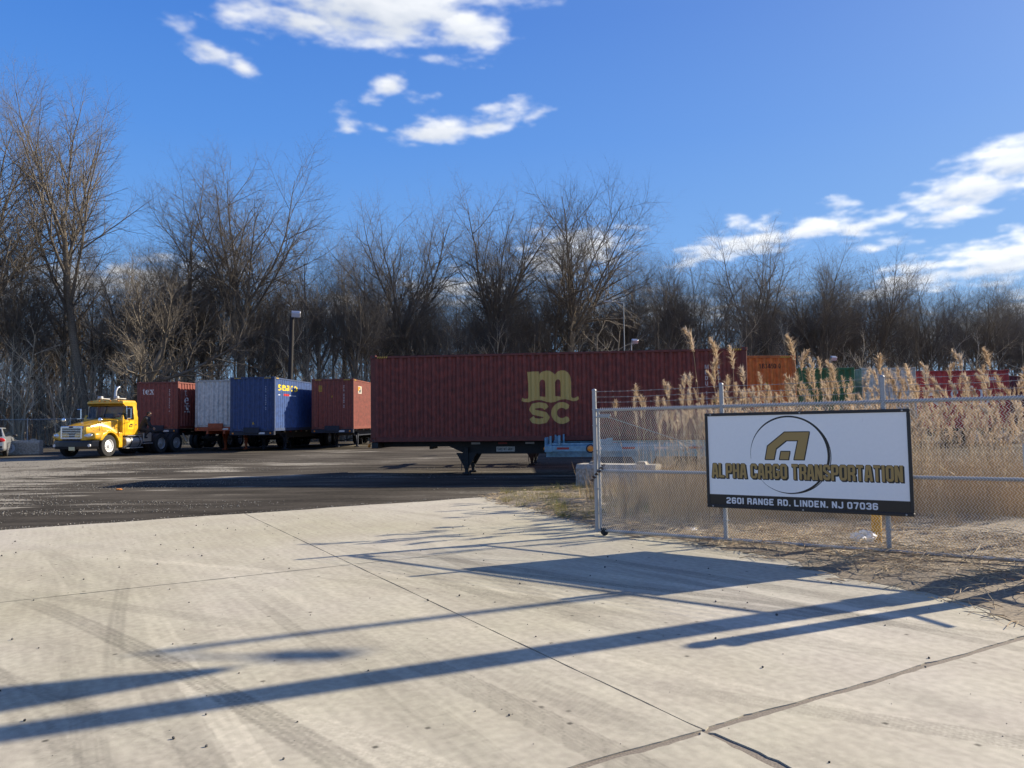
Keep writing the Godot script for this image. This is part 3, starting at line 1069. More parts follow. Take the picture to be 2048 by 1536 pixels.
func container(called: String, label: String, at: Vector3, turn: float, long: float, high: float, frame: Material, side: Material, front: Material, striped := false, pitch := 0.26) -> Node3D:
	var t := thing(called, label, "container", at, turn, "shipping containers standing in the yard")
	var W := 1.219
	for x in [-1.0, 1.0]:
		for z in [0.0, 1.0]:
			var zz: float = -0.09 if z == 0.0 else -long + 0.09
			var b := MB.new()
			b.box(Vector3(x * (W - 0.075), high * 0.5, zz), Vector3(0.15, high - 0.24, 0.17), 0.012)
			part("corner_post", b, frame, t)
			for y in [0.06, high - 0.06]:
				b = MB.new()
				b.box(Vector3(x * (W - 0.083), y, zz + (0.008 if z == 0.0 else -0.008)), Vector3(0.172, 0.118, 0.19), 0.01)
				var cc := part("corner_casting", b, frame, t)
				b = MB.new()
				b.xf = Transform3D(Basis(Vector3.UP, PI / 2 * x), Vector3(x * (W + 0.004), y, zz))
				b.lathe(Vector3.ZERO, Vector3(0, 0, 1), [Vector2(0.035, 0), Vector2(0, 0.001)], 8)
				part("casting_hole", b, M.black_plastic, cc)
		var r := MB.new()
		r.box(Vector3(x * (W - 0.035), high - 0.07, -long / 2), Vector3(0.064, 0.075, long - 0.36), 0.008)
		part("top_side_rail", r, frame, t)
		r = MB.new()
		r.box(Vector3(x * (W - 0.03), 0.09, -long / 2), Vector3(0.05, 0.16, long - 0.36), 0.008)
		part("bottom_side_rail", r, frame, t)
		var s := MB.new()
		corrugated(s, Vector3(x * (W - 0.012), 0.17, -0.175), Vector3(0, 0, -1), Vector3.UP, Vector3(x, 0, 0), long - 0.35, high - 0.278, 0.278, 0.058)
		part("side_panel", s, side, t)
	for z in [0.0, 1.0]:
		var zz: float = -0.06 if z == 0.0 else -long + 0.06
		var r := MB.new()
		r.box(Vector3(0, high - 0.06, zz), Vector3(W * 2 - 0.35, 0.10, 0.09), 0.008)
		part("end_header", r, frame, t)
		r = MB.new()
		r.box(Vector3(0, 0.075, zz), Vector3(W * 2 - 0.35, 0.13, 0.09), 0.008)
		part("end_sill", r, frame, t)
	var f := MB.new()
	corrugated(f, Vector3(-W + 0.15, 0.14, -0.02), Vector3(1, 0, 0), Vector3.UP, Vector3(0, 0, 1), W * 2 - 0.3, high - 0.25, pitch, 0.056)
	part("front_panel", f, front, t)
	var e := MB.new()
	e.box(Vector3(0, high / 2, -long + 0.05), Vector3(W * 2 - 0.3, high - 0.25, 0.04))
	part("rear_doors", e, frame, t)
	var rf := MB.new()
	corrugated(rf, Vector3(-W + 0.066, high - 0.022, -long + 0.18), Vector3(0, 0, 1), Vector3(1, 0, 0), Vector3.UP, long - 0.36, W * 2 - 0.132, 0.28, 0.02)
	part("roof", rf, frame, t)
	var fl := MB.new()
	fl.box(Vector3(0, 0.12, -long / 2), Vector3(W * 2 - 0.12, 0.06, long - 0.3))
	part("floor", fl, M.dark_steel, t)
	if striped:  # black and yellow bars that warn of the extra height
		for x in [-1.0, 1.0]:
			for z in [0.0, 1.0]:
				var hm := MB.new()
				for k in 5:
					var u := 0.22 + k * 0.075
					var zz: float = -u if z == 0.0 else -long + u
					var xx: float = x * (W + 0.0005)
					hm.poly([Vector3(xx, high - 0.10, zz), Vector3(xx, high - 0.10, zz - 0.04), Vector3(xx, high - 0.04, zz - 0.075), Vector3(xx, high - 0.04, zz - 0.035)], Vector3(x, 0, 0))
				part("hazard_marking", hm, M.amber_paint, t)
				if z == 1.0:
					continue
				hm = MB.new()
				for k in 5:
					var u: float = x * (W - 0.24 - k * 0.075)
					hm.poly([Vector3(u, high - 0.10, -0.0125), Vector3(u - 0.04, high - 0.10, -0.0125), Vector3(u - 0.005, high - 0.03, -0.0125), Vector3(u + 0.035, high - 0.03, -0.0125)], Vector3(0, 0, 1))
				part("hazard_marking", hm, M.amber_paint, t)
	return t

func ticks(im: Image, at: Vector2, n: int, high: float, wide: float, c: Color, sd: int) -> void:  # an upright code too small to read
	var rng := RandomNumberGenerator.new()
	rng.seed = sd
	for i in n:
		if i == 4 or i == 11:
			continue
		var y := at.y + i * high
		var p := Vector2(at.x, y)
		stroke(im, PackedVector2Array([p, p + Vector2(0, high * 0.62)]), wide * 0.16, c)
		stroke(im, PackedVector2Array([p + Vector2(0, high * 0.62 * rng.randf()), p + Vector2(wide, high * 0.62 * rng.randf())]), wide * 0.16, c)
		if rng.randf() < 0.6:
			stroke(im, PackedVector2Array([p + Vector2(wide, 0), p + Vector2(wide, high * 0.62)]), wide * 0.16, c)

func stack_text(im: Image, txt: String, at: Vector2, high: float, step: float, c: Color) -> void:
	var y := at.y
	for g in txt:
		if g != " ":
			print_text(im, g, "Droid Sans", Vector2(at.x, y + high), high, 0.9, c)
		y += step

func sticker(im: Image, at: Vector2, s: float) -> void:  # yellow height triangle
	fill_poly(im, PackedVector2Array([at + Vector2(-s, s), at + Vector2(0, -s), at + Vector2(s, s)]), Color(0.12, 0.11, 0.08))
	fill_poly(im, PackedVector2Array([at + Vector2(-s * 0.82, s * 0.9), at + Vector2(0, -s * 0.8), at + Vector2(s * 0.82, s * 0.9)]), Color(0.86, 0.68, 0.12))
	fill_poly(im, PackedVector2Array([at + Vector2(-s * 0.3, s * 0.55), at + Vector2(0, -s * 0.2), at + Vector2(s * 0.3, s * 0.55)]), Color(0.3, 0.25, 0.1))

func steel(c: Color) -> StandardMaterial3D:
	return mat(c, 0.55, 0.0, M.grime, 0.7)

# ---------------------------------------------------------------- chassis under the containers
func make_wheel(r: float, w: float, rim: Material) -> Array:  # tyre and rim meshes, axle along x, outer face at +x
	var t := MB.new()
	t.lathe(Vector3.ZERO, Vector3.RIGHT, [Vector2(r * 0.6, -w / 2), Vector2(r * 0.92, -w / 2), Vector2(r, -w / 2 + 0.04), Vector2(r, w / 2 - 0.04), Vector2(r * 0.95, w / 2 - 0.008), Vector2(r * 0.62, w / 2), Vector2(r * 0.56, w / 2 - 0.02)], 30)
	var m := MB.new()
	m.lathe(Vector3.ZERO, Vector3.RIGHT, [Vector2(r * 0.6, -w / 2 + 0.01), Vector2(r * 0.56, w / 2 - 0.02), Vector2(r * 0.57, w / 2 + 0.002), Vector2(r * 0.53, w / 2 - 0.004), Vector2(r * 0.50, w / 2 - 0.06), Vector2(r * 0.30, w / 2 - 0.035), Vector2(r * 0.25, w / 2 - 0.02), Vector2(r * 0.17, w / 2 - 0.02), Vector2(r * 0.15, w / 2 + 0.035), Vector2(0, w / 2 + 0.045)], 30)
	for k in 10:
		var a := TAU * k / 10.0
		var c := Vector3(w / 2 - 0.03, cos(a) * r * 0.33, sin(a) * r * 0.33)
		m.cyl(c, c + Vector3(0.035, 0, 0), 0.017, 0.015, 6)
	return [t.mesh(), m.mesh()]

func add_wheel(parent: Node3D, at: Vector3, flip: bool, meshes: Array, rim: Material) -> void:
	var w := part("wheel", meshes[0], M.rubber, parent)
	w.position = at
	w.rotation.y = PI if flip else 0.0
	part("rim", meshes[1], rim, w)

func chassis(label: String, at: Vector3, turn: float, long: float, deck: float, paint: Material, gooseneck: float, axles: Array, legs_at: float, front_lamp := true) -> Node3D:
	var t := thing("container_chassis", label, "trailer chassis", at, turn, "container trailer chassis in the yard")
	for x in [-0.48, 0.48]:
		var b := MB.new()
		if gooseneck > 0.0:
			b.box(Vector3(x, deck - 0.09, -gooseneck / 2), Vector3(0.12, 0.16, gooseneck))
			b.xf = Transform3D(Basis(Vector3.UP, PI / 2), Vector3(x, 0, 0))
			b.prism([Vector2(gooseneck, deck - 0.02), Vector2(gooseneck, deck - 0.17), Vector2(gooseneck + 0.55, deck - 0.42), Vector2(gooseneck + 0.9, deck - 0.42), Vector2(gooseneck + 0.9, deck - 0.02)], -0.06, 0.06)
			b.xf = Transform3D()
			b.box(Vector3(x, deck - 0.22, -(long + gooseneck + 0.9) / 2), Vector3(0.12, 0.40, long - gooseneck - 0.9))
		else:
			b.box(Vector3(x, deck - 0.19, -long / 2), Vector3(0.12, 0.36, long))
		part("main_beam", b, paint, t)
		for i in 9:
			var tape := MB.new()
			tape.box(Vector3(x + signf(x) * 0.062, deck - 0.07 if gooseneck > 0.0 else deck - 0.16, -gooseneck - 0.9 - i * (long - gooseneck - 1.5) / 9.0), Vector3(0.004, 0.06, 0.30))
			part("reflective_tape", tape, M.tape_red if i % 2 else M.tape_white, t)
	for z in [0.12, long - 0.12]:
		var b := MB.new()
		b.box(Vector3(0, deck - 0.10, -z), Vector3(2.42, 0.20, 0.22), 0.01)
		part("bolster", b, paint, t)
	for k in 6:
		var b := MB.new()
		b.box(Vector3(0, deck - 0.2, -long * (0.15 + 0.13 * k)), Vector3(0.84, 0.12, 0.09))
		part("cross_member", b, paint, t)
	var stop := MB.new()
	stop.box(Vector3(0, deck + 0.06, 0.03), Vector3(0.85, 0.30, 0.05), 0.01)
	part("front_stop", stop, paint, t)
	for x in [-1.02, 1.02]:
		if front_lamp:
			var l := MB.new()
			l.ball(Vector3(x, deck - 0.1, 0.01), Vector3(0.05, 0.05, 0.03), 8, 5)
			part("marker_lamp", l, M.amber, t)
	var plate := MB.new()
	plate.box(Vector3(0.55, deck - 0.1, 0.0), Vector3(0.32, 0.10, 0.03))
	part("number_plate", plate, M.tape_white, t)
	for x in [-0.62, 0.62]:
		if legs_at <= 0.0:
			break
		var l := MB.new()
		l.box(Vector3(x, deck - 0.55, -legs_at), Vector3(0.15, 0.72, 0.15), 0.01)
		l.box(Vector3(x, (deck - 0.6) * 0.5, -legs_at), Vector3(0.11, deck - 0.6, 0.11), 0.01)
		l.box(Vector3(x, 0.025, -legs_at), Vector3(0.28, 0.05, 0.26), 0.01)
		l.xf = Transform3D(Basis(Vector3.UP, PI / 2), Vector3(x, 0, 0))
		l.prism([Vector2(legs_at - 0.35, deck - 0.38), Vector2(legs_at + 0.35, deck - 0.38), Vector2(legs_at + 0.08, deck - 0.85), Vector2(legs_at - 0.08, deck - 0.85)], -0.03, 0.03)
		part("landing_leg", l, paint, t)
	if legs_at > 0.0:
		var br := MB.new()
		br.bar([Vector3(-0.62, deck - 0.75, -legs_at), Vector3(0.62, deck - 0.55, -legs_at)], 0.025)
		br.bar([Vector3(0.62, deck - 0.62, -legs_at + 0.08), Vector3(0.95, deck - 0.62, -legs_at + 0.1), Vector3(0.98, deck - 0.95, -legs_at + 0.1)], 0.014)
		part("crank_brace", br, M.dark_steel, t)
	var wm: Array = M.trailer_wheel
	for z in axles:
		var ax := MB.new()
		ax.cyl(Vector3(-0.95, 0.5, -z), Vector3(0.95, 0.5, -z), 0.07, 0.07, 8)
		ax.box(Vector3(0, 0.66, -z), Vector3(1.1, 0.12, 0.5))
		part("axle", ax, M.dark_steel, t)
		for x in [-0.78, -1.08, 0.78, 1.08]:
			add_wheel(t, Vector3(x, 0.5, -z), x < 0.0, wm, M.rim_grey)
	return t

func build_containers() -> void:
	M.amber_paint = mat(lin(0.55, 0.36, 0.04), 0.6)
	M.rim_grey = mat(lin(0.33, 0.34, 0.36), 0.4, 0.5)
	M.trailer_wheel = make_wheel(0.5, 0.26, null)
	var gold := Color(0.76, 0.64, 0.36)
	var maroon := lin(0.175, 0.031, 0.019)
	# the long maroon high-cube: its logo is painted over the corrugation
	var w := 2048
	var h := 448
	var im := paint_panel(w, h, maroon, 60, 1.7)
	var k := w / 11.84  # pixels a metre; the panel starts 0.175 m from the end
	# outline in metres from the logo's lower left corner, y up
	var m_out := []
	for q in [[50, 328], [147, 326], [150, 347], [172, 330], [205, 320], [238, 324], [266, 342], [277, 354], [298, 332], [328, 320], [358, 323], [386, 342], [402, 372], [407, 412], [407, 530], [412, 541], [432, 546], [463, 531], [471, 552], [453, 566], [422, 570], [397, 562], [357, 553], [317, 557], [278, 573], [243, 579], [207, 573], [167, 559], [127, 556], [92, 563], [57, 574], [17, 569], [0, 561], [7, 536], [27, 546], [52, 544], [58, 531], [58, 430]]:
		m_out.append(Vector2(q[0], q[1]))
	var holes := []
	for hx in [[151, 197], [277, 322]]:
		var hp := PackedVector2Array()
		for q in [[hx[0], 527.0], [hx[0], 415.0], [lerpf(hx[0], hx[1], 0.25), 398.0], [lerpf(hx[0], hx[1], 0.6), 392.0], [lerpf(hx[0], hx[1], 0.9), 402.0], [hx[1], 420.0], [hx[1], 533.0]]:
			hp.push_back(Vector2(q[0], q[1]))
		holes.append(hp)
	# zoomed picture units to panel pixels: 1 unit = 25.1 / 1538 / 4.096 m
	var sc := 25.1 / 1538.0 / 4.096 * k
	var org := Vector2((5.05 - 0.175) * k, (0.50) * k - 320.0 * sc)
	var to_px := func(p: Vector2) -> Vector2: return org + p * sc
	var mo := PackedVector2Array()
	for q in m_out:
		mo.push_back(to_px.call(q))
	var hh := []
	for hp in holes:
		var o := PackedVector2Array()
		for q in hp:
			o.push_back(to_px.call(q))
		hh.append(o)
	fill_poly(im, mo, gold, hh)
	var s_line := PackedVector2Array()
	for q in [[205, 625], [190, 604], [145, 597], [100, 606], [85, 631], [103, 654], [145, 664], [190, 674], [208, 697], [190, 721], [145, 729], [98, 721], [82, 697]]:
		s_line.push_back(to_px.call(Vector2(q[0], q[1])))
	stroke(im, s_line, 22.0 * sc, gold, true)
	var c_line := PackedVector2Array()
	for i in 21:
		var a := deg_to_rad(42.0 + 276.0 * i / 20.0)
		c_line.push_back(to_px.call(Vector2(330 + 64 * cos(a), 663 - 64 * sin(a))))
	stroke(im, c_line, 23.0 * sc, gold, true)
	stack_text(im, "MEDU", Vector2(10.72 * k, 0.42 * k), 0.13 * k, 0.175 * k, Color(0.72, 0.68, 0.66))
	stack_text(im, "183456 0", Vector2(10.72 * k, 1.25 * k), 0.11 * k, 0.15 * k, Color(0.66, 0.6, 0.58))
	stack_text(im, "45G1", Vector2(11.10 * k, 0.42 * k), 0.13 * k, 0.175 * k, Color(0.72, 0.68, 0.66))
	sticker(im, Vector2(11.05 * k, 1.5 * k), 0.10 * k)
	var fr := steel(maroon)
	var sp := panel_mat(im)
	var turn := -1.7
	container("shipping_container", "long maroon container with a big gold ship-line logo on its side", Vector3(-4.56, 1.09, -26.81), turn, 12.19, 2.896, fr, sp, fr, true)
	var ch := chassis("black gooseneck chassis carrying the long maroon container", Vector3(-4.56 + 0.02, 0.0, -26.81), turn, 12.2, 1.088, M.dark_steel, 2.5, [9.6, 10.9], 3.1)
	var tare := paint_panel(256, 64, Color(0.78, 0.78, 0.76), 61, 0.5)
	print_text(tare, "TARE WT 6800 LBS", "Droid Sans", Vector2(10, 52), 40, 0.62, Color(0.1, 0.1, 0.1))
	var pl := MB.new()
	pl.poly([Vector3(0.545, 0.74, -4.1), Vector3(0.545, 0.74, -4.72), Vector3(0.545, 0.90, -4.72), Vector3(0.545, 0.90, -4.1)], Vector3.RIGHT, [Vector2(0, 1), Vector2(1, 1), Vector2(1, 0), Vector2(0, 0)])
	part("tare_plate", pl, panel_mat(tare), ch)
	var lamp := MB.new()
	lamp.ball(Vector3(1.0, 0.98, 0.14), Vector3(0.06, 0.07, 0.05), 10, 6)
	part("corner_lamp", lamp, M.amber, ch)
	var num := paint_panel(192, 64, Color(0.8, 0.8, 0.78), 62, 0.5)
	print_text(num, "400302", "Droid Sans", Vector2(8, 54), 44, 0.85, Color(0.12, 0.12, 0.14))
	var np := MB.new()
	np.poly([Vector3(0.545, 0.76, -6.75), Vector3(0.545, 0.76, -7.35), Vector3(0.545, 0.92, -7.35), Vector3(0.545, 0.92, -6.75)], Vector3.RIGHT, [Vector2(0, 1), Vector2(1, 1), Vector2(1, 0), Vector2(0, 0)])
	part("fleet_number_plate", np, panel_mat(num), ch)
	chassis("empty black chassis standing behind the long maroon container", Vector3(-2.6, 0.06, -30.6), turn, 12.2, 1.1, M.dark_steel, 2.5, [9.6, 10.9], 3.45)
	# the light blue empty chassis before it
	var sky_blue := mat(lin(0.20, 0.42, 0.58), 0.5, 0.0, M.grime, 0.8)
	var bc := chassis("empty light blue chassis seen through the wire gate", Vector3(1.08, 0.0, -23.85), turn, 9.5, 1.02, sky_blue, 0.0, [7.9, 9.1], 2.9)
	for x in [-1.0, 1.0]:
		var g := MB.new()
		g.xf = Transform3D(Basis(Vector3.UP, PI / 2), Vector3(x * 1.05, 0, 0))
		g.box(Vector3(0.18, 1.16, 0), Vector3(0.05, 0.26, 0.3))
		g.box(Vector3(0.44, 1.16, 0), Vector3(0.05, 0.30, 0.3))
		g.prism([Vector2(0.205, 1.03), Vector2(0.415, 1.03), Vector2(0.415, 1.29), Vector2(0.34, 1.29)], -0.15, -0.12)
		part("twistlock_housing", g, sky_blue, bc)
		var rail := MB.new()
		rail.box(Vector3(x * 1.14, 0.92, -4.7), Vector3(0.10, 0.17, 9.0), 0.01)
		rail.box(Vector3(x * 1.12, 1.06, -4.7), Vector3(0.05, 0.05, 9.0), 0.006)
		part("side_rail", rail, sky_blue, bc)
		for i in 10:
			var tp := MB.new()
			tp.box(Vector3(x * 1.192, 0.93, -0.55 - i * 0.95), Vector3(0.004, 0.06, 0.36))
			part("reflective_tape", tp, M.tape_red if i % 2 == 0 else M.tape_white, bc)
		var lm := MB.new()
		lm.lathe(Vector3(x * 1.20, 0.92, -1.35), Vector3(x, 0, 0), [Vector2(0.13, 0), Vector2(0.13, 0.03), Vector2(0.10, 0.05)], 14)
		var lh := part("lamp_housing", lm, M.black_plastic, bc)
		lm = MB.new()
		lm.lathe(Vector3(x * 1.24, 0.92, -1.35), Vector3(x, 0, 0), [Vector2(0.09, 0), Vector2(0.085, 0.03), Vector2(0.03, 0.045), Vector2(0, 0.046)], 14)
		part("amber_lens", lm, M.amber, lh)
		var ram := MB.new()
		ram.box(Vector3(x * 1.0, 1.09, -1.75), Vector3(0.16, 0.10, 0.5), 0.02)
		ram.xf = Transform3D(Basis(Vector3.UP, PI / 2), Vector3(x * 1.0, 0, 0))
		ram.prism([Vector2(1.5, 1.02), Vector2(2.0, 1.02), Vector2(2.0, 1.18), Vector2(1.85, 1.18)], -0.08, 0.08)
		part("locking_ramp", ram, sky_blue, bc)
	# the row of containers at the back
	var tex_c := lin(0.20, 0.046, 0.032)
	var white_print := Color(0.86, 0.86, 0.85)
	im = paint_panel(448, 448, tex_c, 63)
	print_text(im, "tex", "Droid Serif", Vector2(30, 112), 62, 1.0, white_print)
	ticks(im, Vector2(362, 56), 13, 19, 9, white_print, 3)
	var im2 := paint_panel(1024, 448, tex_c, 64)
	var yy := 60.0
	for g in "tex":
		print_text(im2, g, "Droid Serif", Vector2(92, yy + 72), 72, 1.2, white_print)
		yy += 86.0
	var tr := -0.187
	container("shipping_container", "brick red container lettered in white behind the yellow truck cab", Vector3(-18.2 - 1.2, 1.53, -41.8 - 0.23), tr + 0.04, 6.06, 2.591, steel(tex_c), panel_mat(im2), panel_mat(im))
	chassis("dark chassis coupled to the yellow truck under the brick red container", Vector3(-19.4, 0.3, -42.0), tr + 0.04, 9.0, 1.228, M.navy_steel, 0.0, [5.6, 6.9], 0.0)
	im = paint_panel(448, 448, lin(0.53, 0.52, 0.49), 65)
	ticks(im, Vector2(408, 70), 15, 18, 9, Color(0.35, 0.37, 0.4), 5)
	container("shipping_container", "pale grey container squeezed between the brick red and the blue one", Vector3(-16.2, 1.6, -42.1), -0.10, 6.06, 2.591, steel(lin(0.52, 0.51, 0.48)), steel(lin(0.52, 0.51, 0.48)), panel_mat(im))
	chassis("orange-red chassis under the pale grey container", Vector3(-16.2, 0.3, -42.05), -0.10, 9.0, 1.298, mat(lin(0.42, 0.09, 0.03), 0.6, 0.0, M.grime, 0.8), 0.0, [7.0, 8.2], 2.4)
	var blue := lin(0.032, 0.062, 0.16)
	im = paint_panel(448, 480, blue, 66)
	ticks(im, Vector2(366, 70), 14, 17, 9, Color(0.75, 0.77, 0.8), 7)
	sticker(im, Vector2(232, 424), 15)
	var im3 := paint_panel(1024, 480, lin(0.035, 0.085, 0.24), 67)  # side blue set lighter than the front: sunlight put into the paint
	print_text(im3, "seaco", "Droid Sans", Vector2(34, 112), 62, 0.92, Color(0.93, 0.82, 0.10))
	stroke(im3, PackedVector2Array([Vector2(110, 150), Vector2(165, 150)]), 11, Color(0.75, 0.1, 0.14))
	for q in [44, 56, 190, 206, 222, 240, 262]:
		stroke(im3, PackedVector2Array([Vector2(q, 154), Vector2(q + 6, 154)]), 5, Color(0.85, 0.86, 0.88))
	container("shipping_container", "blue high container with yellow lettering on its sunlit side", Vector3(-12.6 - 1.216, 1.36, -40.8 - 0.085), -0.07, 12.19, 2.896, steel(blue), panel_mat(im3), panel_mat(im), true)
	chassis("dark chassis with landing legs under the blue container", Vector3(-13.82, 0.3, -40.8), -0.07, 12.2, 1.058, M.navy_steel, 2.5, [9.6, 10.9], 3.2)
	var brick := lin(0.205, 0.048, 0.032)
	im = paint_panel(448, 480, brick, 68)
	fill_poly(im, PackedVector2Array([Vector2(52, 50), Vector2(92, 50), Vector2(92, 112), Vector2(52, 112)]), Color(0.72, 0.58, 0.2))
	for q in [60, 74, 88, 100]:
		stroke(im, PackedVector2Array([Vector2(58, q), Vector2(86, q)]), 2, Color(0.25, 0.2, 0.12))
	sticker(im, Vector2(214, 160), 14)
	ticks(im, Vector2(354, 50), 14, 17, 9, white_print, 8)
	var im4 := paint_panel(1024, 480, brick, 69)
	fill_poly(im4, PackedVector2Array([Vector2(80, 50), Vector2(150, 50), Vector2(150, 130), Vector2(80, 130)]), Color(0.82, 0.8, 0.74))
	fill_poly(im4, PackedVector2Array([Vector2(92, 118), Vector2(140, 118), Vector2(140, 66)]), Color(0.16, 0.15, 0.15))
	fill_poly(im4, PackedVector2Array([Vector2(88, 58), Vector2(140, 58), Vector2(88, 108)]), Color(0.85, 0.6, 0.1))
	container("shipping_container", "rusty red high container just left of the long maroon one", Vector3(-9.05 - 1.218, 1.39, -43.9 - 0.06), -0.05, 12.19, 2.896, steel(brick), panel_mat(im4), panel_mat(im), true)
	chassis("dark chassis with landing legs under the rusty red high container", Vector3(-10.27, 0.3, -43.85), -0.05, 12.2, 1.088, M.navy_steel, 2.5, [9.6, 10.9], 3.2)
	# right of the maroon container, behind the reeds
	var orange := lin(0.60, 0.155, 0.022)
	im = paint_panel(448, 480, orange, 70)
	print_text(im, "183450 0", "Droid Sans", Vector2(190, 70), 34, 0.95, Color(0.2, 0.1, 0.05))
	sticker(im, Vector2(250, 178), 24)
	container("shipping_container", "bright orange high container beside the end of the maroon one", Vector3(10.64 - 1.22, 1.2, -28.7), 0.04, 12.19, 2.896, steel(orange), steel(orange), panel_mat(im), true)
	chassis("dark chassis under the bright orange container", Vector3(9.42, 0.0, -28.7), 0.04, 12.2, 1.198, M.dark_steel, 2.5, [9.6, 10.9], 3.2)
	var green := lin(0.025, 0.15, 0.05)
	container("shipping_container", "dark green container mostly hidden by reed plumes", Vector3(13.52, 1.3, -33.0), 0.03, 6.06, 2.591, steel(green), steel(green), steel(green))
	chassis("dark chassis under the dark green container", Vector3(13.52, 0.06, -33.0), 0.03, 9.0, 1.238, M.dark_steel, 0.0, [6.6, 7.9], 2.4)
	var cream := lin(0.50, 0.49, 0.44)
	im = paint_panel(448, 448, cream, 71, 1.4)
	for q in [110, 224, 338]:
		stroke(im, PackedVector2Array([Vector2(q, 0), Vector2(q, 448)]), 3, Color(0.5, 0.49, 0.45))
	fill_poly(im, PackedVector2Array([Vector2(300, 270), Vector2(318, 270), Vector2(318, 310), Vector2(300, 310)]), Color(0.5, 0.4, 0.15))
	container("shipping_container", "off-white container between the green one and the red one", Vector3(16.68, 1.33, -34.0), 0.02, 6.06, 2.591, steel(cream), steel(cream), panel_mat(im), false, 0.55)
	chassis("dark chassis under the off-white container", Vector3(16.68, 0.1, -34.0), 0.02, 9.0, 1.228, M.dark_steel, 0.0, [6.6, 7.9], 2.4)
	var red := lin(0.40, 0.032, 0.032)
	im = paint_panel(1024, 480, red, 72)
	print_text(im, "S", "Droid Serif", Vector2(530, 292), 128, 0.82, white_print)
	print_text(im, "U", "Droid Serif", Vector2(650, 292), 128, 0.82, white_print)
	print_text(im, "D", "Droid Serif", Vector2(785, 292), 128, 0.82, white_print)
	for q in [680, 722]:
		stroke(im, PackedVector2Array([Vector2(q, 138), Vector2(q + 0.1, 138)]), 13, white_print)
	fill_poly(im, PackedVector2Array([Vector2(305, 190), Vector2(400, 180), Vector2(400, 212), Vector2(305, 216)]), white_print)
	fill_poly(im, PackedVector2Array([Vector2(370, 268), Vector2(400, 268), Vector2(470, 300), Vector2(530, 320), Vector2(470, 318), Vector2(400, 296)]), white_print)
	for q in 7:
		stroke(im, PackedVector2Array([Vector2(850 + q * 17, 52), Vector2(850 + q * 17, 66)]), 4, white_print)
	stroke(im, PackedVector2Array([Vector2(844, 74), Vector2(968, 74)]), 4, white_print)
	container("shipping_container", "bright red container lettered in white at the right behind the reeds", Vector3(18.55, 1.13, -39.24), -1.5708, 6.06, 2.896, steel(red), panel_mat(im), steel(red))
	chassis("dark chassis under the bright red lettered container", Vector3(18.3, 0.24, -39.24), -1.5708, 7.0, 0.888, M.dark_steel, 0.0, [4.6, 5.9], 2.0)
	var wine := lin(0.10, 0.02, 0.03)
	container("shipping_container", "dark wine-red container farthest right behind the reeds", Vector3(26.6, 1.35, -43.2), -1.52, 12.19, 2.591, steel(wine), steel(wine), steel(wine))
	chassis("dark chassis under the dark wine-red container", Vector3(26.6, 0.3, -43.2), -1.52, 12.2, 1.048, M.dark_steel, 0.0, [9.6, 10.9], 3.0)

